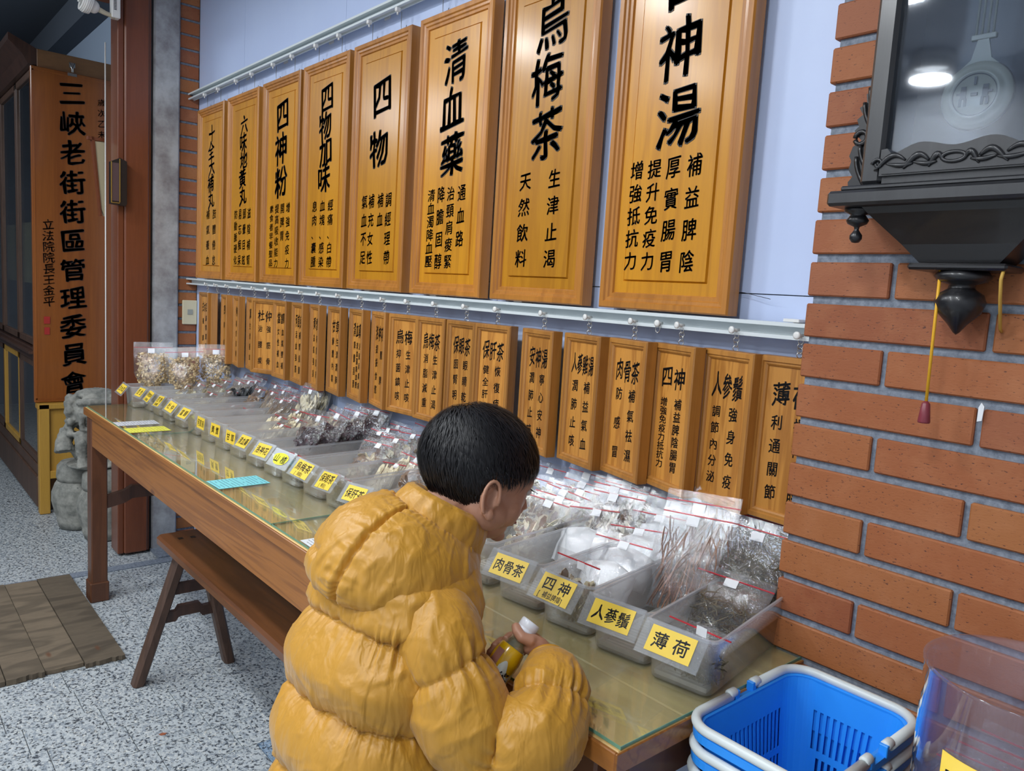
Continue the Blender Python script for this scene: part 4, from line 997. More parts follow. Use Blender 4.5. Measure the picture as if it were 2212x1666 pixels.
for z in (1.72, 2.08): part('shelf', MB().box(-8.4, -5.01, -.48, -.10, z, z+.02), M['dark_wood'], DC)
cu = MB(); cpts = [(-8.3+.012*k, -.455+.010*math.sin(k*1.1)+.005*math.sin(k*.37)) for k in range(274)]
cu.add([(x, y, z) for x, y in cpts for z in (1.28+0*x, 1.66)], [(2*k, 2*k+2, 2*k+3, 2*k+1) for k in range(273)], 0, True)
part('curtain', cu, plain('cream_curtain', (.62,.55,.30), .8), DC)
part('end_panel', MB().box(-4.995, -4.986, -.53, -.10, .05, 2.545, bev=.002), M['sign_back'], DC)
part('cornice', MB().prism([(-.53, 2.46), (-.53, 2.545), (-.66, 2.60), (-.66, 2.565), (-.60, 2.51), (-.57, 2.46)], -8.4, -4.99, axis='x').box(-8.4, -4.99, -.53, -.09, 2.50, 2.545), M['dark_wood'], DC)
part('middle_rail', MB().box(-8.4, -4.99, -.56, -.50, .86, .93, bev=.004).box(-8.4, -4.99, -.585, -.50, .90, .915, bev=.002), M['dark_wood'], DC)
part('plinth', MB().box(-8.4, -4.99, -.555, -.50, .02, .20, bev=.006).box(-8.4, -4.99, -.545, -.50, .20, .26, bev=.004), M['bench_leg'], DC)
for k in range(5):
    x1 = -4.995-.62*k; x0 = x1-.615
    for (z0, z1) in ((.94, 2.46), (.27, .855)):
        d = part('glass_door', MB().box(x0, x0+.035, -.545, -.52, z0, z1, bev=.003).box(x1-.035, x1, -.545, -.52, z0, z1, bev=.003).box(x0, x1, -.545, -.52, z1-.04, z1, bev=.003).box(x0, x1, -.545, -.52, z0, z0+.04, bev=.003), M['bench_leg' if z0 > .5 else 'yellow_wood'] if k == 1 and z0 < .5 else M['bench_leg'], DC)
        g = MB().box(x0+.03, x1-.03, -.535, -.530, z0+.03, z1-.03).build('door_pane', M['case_glass'], d); g.location = -Vector(DC.location)
ST = thing('yellow_stand', 'yellow painted wooden stand under the tall red-brown sign', 'stand', (-4.93, -.36, 0)); ST['_w'] = tuple(ST.location)
for y in (-.555, -.215): part('leg', MB().box(-4.955, -4.90, y, y+.052, 0, .628, bev=.003), M['yellow_wood'], ST)
part('stand_panel', MB().box(-4.945, -4.925, -.505, -.213, .235, .625), M['yellow_wood'], ST)
part('lower_rail', MB().box(-4.95, -4.905, -.505, -.213, .20, .245, bev=.003), M['yellow_wood'], ST)
part('top_rail', MB().box(-4.98, -4.90, -.56, -.16, .60, .630, bev=.003), M['yellow_wood'], ST)
# stone lion on its drums
def blob(parts, name, mat, parent, vox=.008, disp=0.0, sc=20, sm=2):
    """fuse overlapping solids into one continuous surface"""
    mb = MB()
    for p in parts:
        if p[0] == 'e': mb.ell(p[1], p[2], 18, 12, mat=p[3] if len(p) > 3 else None)
        else: mb.tube(p[1], p[2], 14)
    L_ = Vector(parent['_w']) if '_w' in parent else Vector((0, 0, 0))
    o = mb.build(name, mat, None, fix=True)
    md = o.modifiers.new('r', 'REMESH'); md.mode = 'VOXEL'; md.voxel_size = vox; md.use_smooth_shade = True
    if sm: s_ = o.modifiers.new('s', 'SMOOTH'); s_.iterations = sm; s_.factor = .5
    dg = bpy.context.evaluated_depsgraph_get(); me = bpy.data.meshes.new_from_object(o.evaluated_get(dg)); o.modifiers.clear(); old = o.data; o.data = me; bpy.data.meshes.remove(old)
    if disp:
        nr = [v.normal.copy() for v in me.vertices]
        for v, n_ in zip(me.vertices, nr):
            v.co += n_*disp*(abs(noise.noise(v.co*sc))*2-.6+.5*noise.noise(v.co*sc*2.3))
    for v in me.vertices: v.co -= L_
    me.materials.clear(); me.materials.append(mat)
    for p in me.polygons: p.use_smooth = True
    o.parent = parent; return o
LN = thing('stone_lion', 'weathered grey stone guardian lion beside the table end, on a pair of stone drums', 'statue', (-4.43, -.36, .36)); LN['_w'] = tuple(LN.location)
lx, ly = -4.45, -.37
ln = [('e', (lx-.02, ly+.01, .44), (.11, .12, .075)), ('e', (lx+.0, ly+.03, .52), (.10, .11, .10)),          # haunch and trunk
      ('e', (lx+.02, ly, .655), (.105, .118, .095)), ('e', (lx+.085, ly, .665), (.060, .085, .050)),                # skull, muzzle top
      ('e', (lx+.145, ly, .668), (.028, .040, .022)), ('t', [(lx+.07, ly-.10, .715), (lx+.125, ly-.05, .722), (lx+.125, ly+.05, .722), (lx+.07, ly+.10, .715)], [.016, .020, .020, .016]),
      ('e', (lx+.02, ly+.0, .748), (.095, .10, .030)), ('e', (lx+.10, ly+.09, .742), (.06, .05, .016)),
      ('e', (lx+.085, ly, .575), (.058, .078, .022)), ('t', [(lx+.10, ly-.085, .66), (lx+.105, ly-.088, .61), (lx+.09, ly-.075, .575)], [.018, .014, .018]), ('t', [(lx+.10, ly+.085, .66), (lx+.105, ly+.088, .61), (lx+.09, ly+.075, .575)], [.018, .014, .018]),
      ('t', [(lx+.06, ly-.075, .545), (lx+.105, ly-.088, .50), (lx+.09, ly-.08, .43), (lx+.11, ly-.08, .375)], [.040, .030, .024, .034]), ('t', [(lx+.06, ly+.06, .545), (lx+.105, ly+.07, .50), (lx+.09, ly+.065, .43), (lx+.11, ly+.065, .375)], [.040, .030, .024, .034]),
      ('t', [(lx-.02, ly-.12, .56), (lx-.01, ly-.145, .50), (lx+.01, ly-.145, .45)], [.040, .040, .050]), ('e', (lx+.0, ly, .375), (.14, .14, .022))]
for k in range(26):
    a = -2.2+4.4*((k % 9)/8); zz = (.60, .66, .72)[k//9] if k < 27 else .66
    ln.append(('e', (lx-.01+.03*math.cos(a*.5)-.05*(abs(a) < 1.2), ly+.125*math.sin(a), zz-.02*(k % 2)), (.026, .026, .026)))
    if k % 9 in (0, 1, 7, 8): ln.append(('e', (lx+.04, ly+(.125 if a > 0 else -.125), zz-.05), (.022, .02, .022)))
blob(ln, 'lion_body', M['stone'], LN, .006, .0028, 60)
fu = MB()
for s in (-1, 1):
    fu.tube([(lx+.118, ly+s*.045, .690), (lx+.128, ly+s*.055, .692), (lx+.118, ly+s*.068, .688)], [.010, .013, .008], 8)
part('eyes', fu, M['stone'], LN)
for i, (dx, dy, lab) in enumerate(((-4.60, -.415, 'rear grey stone drum under the stone lion'), (-4.345, -.345, 'front grey stone drum under the stone lion, at the table leg'))):
    t_ = thing('stone_drum', lab, 'drum', (dx, dy, 0), 0, 'stone drums under the lion'); t_['_w'] = tuple(t_.location)
    part('drum_body', MB().lathe([(.08, 0), (.10, .004), (.108, .03), (.112, .045), (.108, .05), (.122, .09), (.135, .15), (.134, .20), (.118, .245), (.108, .26)], 32, c=(dx, dy, 0)), M['stone'], t_)
    stud = MB()
    for k in range(22):
        a = k*2*math.pi/22; stud.ell((dx+.116*math.cos(a), dy+.116*math.sin(a), .238), (.006, .006, .006), 6, 5)
    q = part('stud', stud, M['stone'], t_); q['kind'] = 'stuff'
    part('drum_top', MB().lathe([(.106, .26), (.112, .28), (.108, .34), (.09, .362)], 32, c=(dx, dy, 0)), M['stone'], t_)
# ------------------------------------------------------------ small fittings by the post
t_ = thing('post_lantern', 'small black box lantern with gold edges, hung on the red-brown door post', 'lantern', (-3.96, -.36, 1.8)); t_['_w'] = tuple(t_.location)
part('lantern_body', MB().prism([(-.412, 1.695), (-.352, 1.690), (-.345, 1.70), (-.345, 1.892), (-.375, 1.905), (-.412, 1.885)], -3.984, -3.945, axis='x'), M['clock_dark'], t_)
part('gold_edge', MB().box(-3.946, -3.942, -.413, -.409, 1.70, 1.884).box(-3.946, -3.942, -.378, -.374, 1.705, 1.90).box(-3.946, -3.943, -.411, -.376, 1.70, 1.703), plain('gold_edge', (.55,.42,.12), .3, metal=.8), t_)
part('face_panel', MB().box(-3.9455, -3.944, -.408, -.379, 1.71, 1.88), plain('dull_plum_panel', (.09,.055,.06), .4), t_)
t_ = thing('picture_frame', 'thin brown picture frame seen almost edge-on behind the door post', 'frame', (-4.2, -.395, 1.85), math.radians(8)); 
MB().prism([(-.035, .145), (.012, .15), (.012, -.20), (-.002, -.17)], -.008, .008, axis='x').build('picture_board', plain('cream_picture', (.50,.43,.28), .5), t_)
MB().prism([(-.047, .165), (-.035, .165), (-.002, -.2), (-.008, -.2)], -.012, .012, axis='x').box(-.012, .012, -.062, .012, .150, .165).build('frame_moulding', M['post_wood'], t_)
t_ = thing('bulb_fixture', 'unlit white spiral bulb beside a white box at the post top', 'lamp', (-3.96, -.45, 2.53)); t_['_w'] = tuple(t_.location)
bc = Vector((-3.96, -.50, 2.545)); sp = []
ax = Vector((.1, -.95, .25)).normalized(); a1 = ax.cross(Vector((0, 0, 1))).normalized(); a2 = ax.cross(a1)
for k in range(97):
    a = k*2*math.pi/16; sp.append(bc+ax*(-.012+.040*k/96)+(a1*math.cos(a)+a2*math.sin(a))*.040*(1-.25*abs(k/96-.5)))
part('spiral_tube', MB().tube(sp, .0052, 8), M['white_plastic'], t_)
part('bulb_base', MB().ell(tuple(bc-ax*.022), (.026, .026, .028)), M['white_plastic'], t_)
part('socket_arm', MB().tube([bc-ax*.04, bc-ax*.075, Vector((-3.955, -.392, 2.515))], [.012, .010, .008], 10), plain('old_cream_plastic', (.55,.50,.38), .5), t_)
part('junction_box', MB().box(-3.985, -3.945, -.408, -.372, 2.512, 2.66, bev=.003), M['white_plastic'], t_)
vt = MB()
for k in range(9): vt.box(-3.9452, -3.9440, -.400, -.388, 2.545+k*.006, 2.548+k*.006)
part('vent_slots', vt, M['clock_dark'], t_)
tag(MB().tube([(-4.10, -.300, 2.50), (-4.10, -.310, 2.3), (-4.1, -.295, 2.1)], .004, 6).build('loose_cable', M['clock_dark']), 'thin dark loose cable hanging behind the door post', 'cable')
tag(MB().tube([(-4.16, -.386, .0), (-4.16, -.386, 2.45)], .003, 8).build('wall_gap_strip', M['white_plastic']), 'thin white strip standing in for the pale wall gap left of the door post', 'strip')  # added strip standing in for the pale wall seen through the gap
tag(MB().tube([(-.99, -.012, 1.432), (-.93, -.010, 1.431), (-.86, -.012, 1.428), (-.80, -.016, 1.418)], .0006, 5).build('loose_wire', M['clock_dark']), 'thin loose wire poking from the wall joint below the largest sign', 'wire')
# ------------------------------------------------------------ ceiling lamps
for i, (x, y, z, w_, r_) in enumerate(LAMPS):
    t_ = thing('ceiling_lamp', 'round white ceiling lamp, %s' % ['leftmost of the row over the table', 'second from the left over the table', 'third from the left over the table', 'rightmost of the row over the table', 'left one of the middle row, added as fill', 'centre one of the middle row, added as fill', 'right one of the middle row, added as fill', 'left one of the rear row', 'right one of the rear row'][i], 'lamp', (x, y, z))
    MB().lathe([(r_+.02, .02), (r_+.02, .07), (0, .07)], 36).lathe([(r_+.02, .02), (r_+.02, -.03), (r_+.005, -.03), (r_+.005, .02)], 36).build('lamp_housing', M['white_plastic'], t_)
    em, nt_, b_ = NM('lit_diffuser'); b_.inputs['Emission Color'].default_value = (.93,.97,1,1); b_.inputs['Emission Strength'].default_value = 6
    MB().lathe([(0, .0), (r_+.004, .0), (r_+.004, .01), (0, .01)], 36).build('lamp_diffuser', em, t_)
# reddish leaf on the floor
tag(MB().prism([(0, 0), (.010, .004), (.013, .014), (.006, .022), (-.002, .012)], .0005, .0015, axis='z').build('leaf_scrap', plain('brown_leaf', (.30,.09,.04), .7)), 'tiny reddish brown scrap on the granite floor in front of the bench', 'scrap').location = (-2.33, -.66, 0)
# ------------------------------------------------------------ the boy
PS = thing('person', 'child with black hair and yellow puffer jacket, leaning over the table', 'person', (-.95, -.80, 0)); PS['_w'] = tuple(PS.location)
JK = _jk = None
def _fabric():
    m, nt, b = NM('mustard_nylon'); co = coords(nt, (1,1,1), jitter=False)
    n = tnoise(nt, co, 5, 3, .5); nt.links.new(mixc(nt, (.45,.215,.019), (.54,.275,.029), n), b.inputs['Base Color']); setp(b, rough=.42, sheen=.15)
    b.inputs['Specular IOR Level'].default_value = .45
    n1 = tnoise(nt, coords(nt, (1.6, 1.6, 1), jitter=False), 7, 3, .5, 1.8); n2 = tnoise(nt, coords(nt, (7, 7, 1.3), jitter=False), 8, 2, .5, .5)
    ad = nt.nodes.new('ShaderNodeMath'); ad.operation = 'ADD'; nt.links.new(n1, ad.inputs[0]); nt.links.new(n2, ad.inputs[1])
    bump(nt, b, ad.outputs[0], .5, .0065); return m
M['jacket'] = _fabric(); M['binding'] = plain('mustard_binding', (.50,.24,.015), .5)
M['skin'] = plain('skin', (.46,.235,.150), .48, sss=.0); M['hair'] = plain('black_hair', (.006,.006,.008), .5); M['hair'].node_tree.nodes['Principled BSDF'].inputs['Specular IOR Level'].default_value = .4
HC = Vector((-.912, -.603, 1.117))
HM = Matrix.Translation(HC) @ Matrix.Rotation(math.radians(-14), 4, 'Z') @ Matrix.Rotation(math.radians(-22), 4, 'X') @ Matrix.Rotation(math.radians(-3), 4, 'Y') @ Matrix.Scale(1.0, 4)
def hp(*p): return HM @ Vector(p)
def earm(s): return HM @ Matrix.Translation((s*.067, -.006, -.026)) @ Matrix.Rotation(math.radians(s*4), 4, 'Z') @ Matrix.Rotation(math.radians(12), 4, 'X')
WR = Vector((-.774, -.574, .876)); WL = Vector((-1.15, -.53, .872))
BB = Vector((-.806, -.632, .856)); BT = Vector((-.796, -.577, .924)); BX = (BT-BB).normalized()
body = [('e', (0, -.012, .022), (.0715, .089, .077), HM), ('e', (0, .022, -.012), (.060, .062, .066), HM), ('e', (0, .036, -.060), (.038, .038, .028), HM),
        ('e', (.029, .040, -.032), (.028, .032, .032), HM), ('e', (-.029, .040, -.032), (.028, .032, .032), HM), ('e', (0, .060, .018), (.048, .022, .026), HM),
        ('t', [hp(0, .074, .008), hp(0, .086, -.012), hp(0, .093, -.026)], [.006, .008, .0095]), ('e', (.008, .084, -.029), (.007, .007, .005), HM), ('e', (-.008, .084, -.029), (.007, .007, .005), HM),
        ('e', (0, .078, -.046), (.019, .008, .0045), HM), ('e', (0, .077, -.053), (.016, .008, .0045), HM), ('e', (0, .066, -.076), (.016, .013, .011), HM),
        ('e', (.043, .010, -.042), (.021, .038, .032), HM), ('e', (-.043, .010, -.042), (.021, .038, .032), HM),
        ('t', [hp(0, -.022, -.03), hp(0, -.030, -.075), (-.935, -.685, 1.03), (-.94, -.70, .97)], [.046, .042, .046, .06])]
for s in (-1, 1):
    e = earm(s)
    body += [('e', (-s*.0005, -.001, 0), (.0030, .0160, .027), e), ('e', (s*.004, .003, -.023), (.0045, .008, .0085), e), ('e', (s*.005, .012, -.004), (.004, .004, .006), e)]
    body.append(('t', [e @ Vector((s*(.0085+.002*math.sin(a*.5)), .0145*math.cos(a)-.003, .003+.0265*math.sin(a))) for a in [math.radians(d) for d in range(-10, 252, 18)]], .0033))
    body.append(('t', [e @ Vector((s*.0045, .0085*math.cos(a)-.003, .002+.016*math.sin(a))) for a in [math.radians(d) for d in range(75, 262, 22)]], .0026))
# trunk, arms, legs
body += [('t', [(-.955, -.79, .50), (-.955, -.775, .66), (-.95, -.76, .80), (-.945, -.735, .92), (-.94, -.71, .98)], [.10, .095, .10, .095, .06]),
         ('t', [(-.86, -.73, .93), (-.80, -.735, .89), (-.74, -.69, .81)], [.04, .032, .027]), ('t', [(-.74, -.69, .81), (-.703, -.645, .835), (-.722, -.605, .862), tuple(WR)], [.027, .025, .021, .0165]),
         ('t', [(-1.04, -.73, .93), (-1.09, -.69, .90), (-1.13, -.63, .875)], [.04, .032, .027]), ('t', [(-1.13, -.63, .875), (-1.145, -.57, .872), tuple(WL)], [.027, .025, .0175])]
for s in (-1, 1):
    body += [('t', [(-.955+s*.055, -.79, .52), (-.955+s*.062, -.785, .30), (-.955+s*.062, -.795, .09)], [.068, .045, .030]), ('e', (-.955+s*.065, -.765, .05), (.030, .070, .028))]
# right hand: palm behind the bottle neck, thumb across the front, four fingers curling round
nk = BB+BX*.052                      # bottle neck
side = Vector((.65, .756, 0)); away = Vector((-.757, .653, -.05)).normalized()
body += [('t', [WR, WR+(nk-WR)*.45+Vector((0, 0, .004)), nk+side*.021+away*.004], [.0165, .0185, .0155]), ('t', [WR, nk+side*.020+away*.014-BX*.008], [.0165, .015])]
tip = BT-side*.021-away*.003+BX*.000
body.append(('t', [nk+side*.022-away*.004, nk+side*.012-away*.015+BX*.004, nk-side*.004-away*.018+BX*.010, nk-side*.016-away*.014+BX*.019, nk-side*.0235-away*.008+BX*.027], [.0095, .0095, .0085, .0080, .0062]))
for k in range(4):
    b0 = nk+side*.020+away*.012-BX*(.004+.0125*k)
    r_ = (.0068, .0070, .0068, .0058)[k]; L_ = (1.0, 1.08, 1.0, .82)[k]; rb = .0135 if k < 1 else .0225
    pts = [b0]+[nk-BX*(.004+.0125*k)+(side*math.cos(math.radians(a))+away*math.sin(math.radians(a)))*(rb+r_) for a in (40, 85, 130, 130+45*L_)]
    body.append(('t', pts, [r_*1.05, r_*1.05, r_, r_*.95, r_*.8]))
# left hand resting on the table glass
fwd = Vector((.10, .98, -.10)).normalized(); sd = Vector((.99, -.1, 0))
pc = WL+fwd*.035+Vector((0, 0, -.012))
body += [('t', [WL, pc, pc+fwd*.018], [.0165, .017, .013])]
for k in range(4):
    o_ = sd*(-.018+.0125*k); L_ = (.028, .036, .039, .034)[k]
    p0 = pc+o_+fwd*.016; body.append(('t', [p0, p0+fwd*L_*.5+Vector((0, 0, .003)), p0+fwd*L_*.8-Vector((0, 0, .006)), p0+fwd*L_-Vector((0, 0, .013))], [.0075, .007, .0065, .0055]))
body.append(('t', [pc-fwd*.012+sd*.014, pc+sd*.028+fwd*.004, pc+sd*.036+fwd*.020-Vector((0, 0, .006))], [.0095, .0085, .0065]))
bd = blob(body, 'body', M['skin'], PS, .0026, 0, 20, 3)
ey = MB()
for s in (-1, 1):
    q = HM @ Matrix.Translation((s*.027, .073, .004))
    e = MB().ell((0, 0, 0), (.011, .006, .0062), 16, 10, mat=q); o = e.build('eye', plain('eye_white', (.6,.58,.55), .3), PS); o.data.transform(Matrix.Translation(-Vector(PS['_w'])))
    e2 = MB().ell((0, .0045, -.001), (.0042, .003, .0045), 12, 8, mat=q).build('iris', plain('dark_iris', (.01,.006,.004), .2), o); e2.data.transform(Matrix.Translation(-Vector(PS['_w'])))
    lash = MB()
    for k in range(7): lash.tube([q @ Vector(((k-3)*.0032, .006, .004)), q @ Vector(((k-3)*.0038, .013, .0035))], .0005, 4)
    lash.tube([q @ Vector(((k-6)*.0018, .0060-.0003*abs(k-6), .0052-.0002*abs(k-6))) for k in range(13)], .0009, 5)
    lash.build('eyelashes', M['hair'], PS).data.transform(Matrix.Translation(-Vector(PS['_w'])))
    eb = MB().tube([HM @ Vector((s*(.014+.004*k), .080-.0022*k-.0004*k*k, .022+.0022*math.sin(k*.6))) for k in range(6)], [.0015, .0024, .0026, .0024, .002, .001], 6)
    eb.build('eyebrow', M['hair'], PS).data.transform(Matrix.Translation(-Vector(PS['_w'])))
lp = MB().tube([HM @ Vector(((k-4)*.0042, .0865-.0006*abs(k-4)**1.5, -.0490+.0003*abs(k-4))) for k in range(9)], [.0008, .002, .0026, .0028, .0028, .0028, .0026, .002, .0008], 6).build('lips', plain('lip_colour', (.40,.13,.10), .4), PS); lp.data.transform(Matrix.Translation(-Vector(PS['_w'])))
# hair
hcn, hr = Vector((0, -.012, .024)), Vector((.0765, .0945, .0825))
Wd = Vector((-.05, -.50, .86)).normalized()
def esurf(n, k=1.0): return hcn+Vector((n.x*hr.x, n.y*hr.y, n.z*hr.z))*k
def hairy(p):
    x, y, z = p
    if y > .050: return z > .046+.005*math.sin(x*90)
    if y > .014: return z > .046-(.050-y)*1.25
    if y > -.020: return z > .006
    return z > -.084-(.0 if y < -.042 else -.036)
cap = MB(); vs = []; N_, M_ = 48, 30
for j in range(M_+1):
    for i in range(N_):
        th = math.pi*j/M_; ph = 2*math.pi*i/N_; n = Vector((math.sin(th)*math.cos(ph), math.sin(th)*math.sin(ph), math.cos(th))); vs.append(esurf(n, .985))
fs = []
for j in range(M_):
    for i in range(N_):
        q = (j*N_+i, j*N_+(i+1) % N_, (j+1)*N_+(i+1) % N_, (j+1)*N_+i)
        c_ = sum((vs[k] for k in q), Vector())/4
        if hairy(c_-Vector((0, 0, .006))): fs.append(q)
cap.add([HM @ v for v in vs], fs, 0, True)
hair = MB(); rg = random.Random(11)
cnt = 0
while cnt < 12500:
    n = Vector((rg.gauss(0, 1), rg.gauss(0, 1), rg.gauss(0, 1))).normalized(); p = esurf(n)
    if not hairy(p): continue
    if n.z < -.9: continue
    cnt += 1
    L_ = rg.uniform(.022, .040)*(.45 if abs(p.x) > .045 and -.035 < p.y < .03 and p.z < .05 else 1); seg = 5; lift = rg.uniform(.0, .06); w_ = rg.uniform(.0004, .0009); pts = []
    wob = Vector((rg.gauss(0, 1), rg.gauss(0, 1), rg.gauss(0, 1)))*.24
    m = n.copy()
    for k in range(seg+1):
        t = k/seg; pts.append((esurf(m, 1.0+lift*math.sin(math.pi*min(1, t*.8+.1))+.006), m.copy()))
        fl_ = (m-Wd*m.dot(Wd)); tg = (m*(m.dot(Wd))-Wd); tg = (tg-m*tg.dot(m))
        if tg.length < .02: tg = Vector((rg.gauss(0, 1), rg.gauss(0, 1), 0))
        tg.normalize(); sw = m.cross(tg)*.35*(max(0, m.dot(Wd)))
        dn = Vector((0, .25, -1)); dn = dn-m*dn.dot(m)
        tg = (tg+sw+wob+dn*.5).normalized(); m = (m+tg*(L_/seg)/.083).normalized()
    A = []
    for (q, m_), k in zip(pts, range(seg+1)):
        nx_ = pts[min(k+1, seg)][0]-pts[max(k-1, 0)][0]; b_ = nx_.cross(m_).normalized()*w_*(1-.85*(k/seg)**2); A += [HM @ (q-b_), HM @ (q+b_)]
    hair.add(A, [(2*k, 2*k+1, 2*k+3, 2*k+2) for k in range(seg)], 0, True)
o = cap.build('hair_cap', M['hair'], PS, fix=False); o.data.transform(Matrix.Translation(-Vector(PS['_w'])))
o = hair.build('hair', M['hair'], PS, fix=False); o.data.transform(Matrix.Translation(-Vector(PS['_w']))); o['kind'] = 'stuff'
# ---- puffer jacket
def lerp_tab(tab, t):
    if t <= tab[0][0]: return tab[0][1:]
    for a, b in zip(tab, tab[1:]):
        if t <= b[0]:
            f = (t-a[0])/(b[0]-a[0]); f = f*f*(3-2*f); return tuple(x+(y-x)*f for x, y in zip(a[1:], b[1:]))
    return tab[-1][1:]
def puff(s):
    """s in baffle units: 0 at a seam, 1 at the next"""
    f = s-math.floor(s); return abs(math.sin(math.pi*f))**.5
def gather(s, u, fr, seed):
    f = s-math.floor(s); d = min(f, 1-f)
    return math.exp(-(d/.20)**2)*noise.noise(Vector((u*fr, s*1.2, seed)))
def wrinkle(p, seed):
    q = p*13+Vector((seed, 0, 0)); return max(0, 1-abs(noise.noise(q)*2)-.70)*.0085+max(0, 1-abs(noise.noise(p*30+Vector((0, seed, 0)))*2)-.72)*.0035
def wrinkle_old(p, seed):
    q = p*9+Vector((seed, 0, 0)); r1 = 1-abs(noise.noise(q)*2); r2 = 1-abs(noise.noise(p*21+Vector((0, seed, 0)))*2)
    return max(0, r1-.72)*.016+max(0, r2-.70)*.007
# torso: z, cx, cy, half width, half depth
TT = [(.47, -.918, -.778, .148, .130), (.60, -.922, -.778, .150, .132), (.75, -.930, -.765, .152, .130), (.86, -.93, -.750, .148, .124), (.93, -.932, -.738, .142, .112), (.98, -.935, -.724, .122, .098), (1.02, -.938, -.708, .100, .082), (1.05, -.936, -.695, .070, .066), (1.065, -.936, -.69, .058, .056)]
def torso():
    nu, nv = 260, 230; rings = []
    for j in range(nv+1):
        z = .47+(1.065-.47)*j/nv; cx_, cy_, hw, hd = lerp_tab(TT, z); s = (z-.475)/.112; R_ = []
        for i in range(nu):
            a = 2*math.pi*i/nu; c, sn = math.cos(a), math.sin(a)
            e = 2/2.5; x = hw*math.copysign(abs(c)**e, c); y = hd*math.copysign(abs(sn)**e, sn)
            zz = .012*math.sin(a*2+1)+.010*noise.noise(Vector((c*1.5, sn*1.5, 2))) ; ss = s+zz*8
            fade = 1 if z < .97 else max(0, 1-(z-.97)/.05)
            k = (puff(ss)-.8)*.028*fade+gather(ss, a, 16, 3)*.006*fade+gather(ss, a, 44, 5)*.0055*fade
            p = Vector((cx_+x, cy_+y, z+ (gather(ss, a, 8, 9))*.006)); nrm = Vector((x/hw**2*hw, y/hd**2*hd, 0)).normalized()
            p += nrm*(k+wrinkle(p, 1)); p.y = min(p.y, -.606) if p.z < .90 else p.y
            R_.append(tuple(p))
        rings.append(R_)
    return MB().loft(rings)
# jacket parts hang under one Empty-less group: the torso shell carries sleeves and hood as sub-parts
jt = part('jacket_body', torso(), M['jacket'], PS)
def tube_puff(path, rad, per, seed, nu=110, nv=200, squash=1.0, amp=.017):
    """path: control points; rad: radius at each; per: baffle length"""
    P = [Vector(p) for p in path]
    def cat(t, A):
        n = len(A)-1; x = t*n; i = min(int(x), n-1); f = x-i; p0, p1, p2, p3 = A[max(i-1, 0)], A[i], A[i+1], A[min(i+2, n)]
        return .5*((2*p1)+(p2-p0)*f+(2*p0-5*p1+4*p2-p3)*f*f+(3*p1-p0-3*p2+p3)*f**3)
    L_ = 0; pts = [cat(j/nv, P) for j in range(nv+1)]; rr = [cat(j/nv, list(rad)) for j in range(nv+1)]
    rings = []; a_ = None; S = 0
    for j, c in enumerate(pts):
        t = (pts[min(j+1, nv)]-pts[max(j-1, 0)]).normalized()
        if j: S += (pts[j]-pts[j-1]).length
        if a_ is None: a_ = Vector((0, 0, 1)).cross(t).normalized()
        else: a_ = (a_-t*a_.dot(t)).normalized()
        b_ = t.cross(a_); R_ = []
        for i in range(nu):
            w = 2*math.pi*i/nu; s = S/per+.08*math.sin(w+seed)
            end = min(1, j/12, (nv-j)/12)
            k = (puff(s)-.7)*amp+gather(s, w, 5, seed)*.008+gather(s, w, 14, seed+2)*.005
            d = a_*math.cos(w)+b_*math.sin(w)*squash; p = c+d*(rr[j]); p += d*(k+wrinkle(p, seed))*(.3+.7*end)
            if p.z < .8268:
                if p.y > -.596: p.z = .8268
                elif p.y > -.607: p.y = -.607
            R_.append(tuple(p))
        rings.append(R_)
    return MB().loft(rings)
def sub(name, mb, mat, par):
    mb.v = [tuple(Vector(p)-Vector(PS['_w'])) for p in mb.v]; o = mb.build(name, mat, par); return o
SR = [(-.875, -.722, .960), (-.828, -.732, .935), (-.790, -.738, .890), (-.760, -.728, .835), (-.725, -.698, .800), (-.693, -.658, .822), (-.712, -.614, .856), (-.755, -.585, .873)]
sub('sleeve', tube_puff(SR, (.046, .055, .061, .063, .063, .060, .051, .030), .112, 2), M['jacket'], jt)
SL = [(-1.01, -.725, .96), (-1.06, -.725, .94), (-1.095, -.715, .905), (-1.12, -.67, .885), (-1.13, -.61, .888), (-1.14, -.575, .882), (-1.148, -.55, .876)]
sub('sleeve', tube_puff(SL, (.05, .056, .058, .056, .050, .044, .034), .095, 5), M['jacket'], jt)
for W_, d_ in ((Vector((-.755, -.585, .873)), Vector((-.55, .35, .15))), (Vector((-1.148, -.55, .876)), Vector((.2, .95, -.1)))):
    d_.normalize(); sub('cuff', MB().tube([W_-d_*.004, W_+d_*.004, W_+d_*.009, W_+d_*.010], [.033, .030, .026, .018], 24), M['binding'], jt)
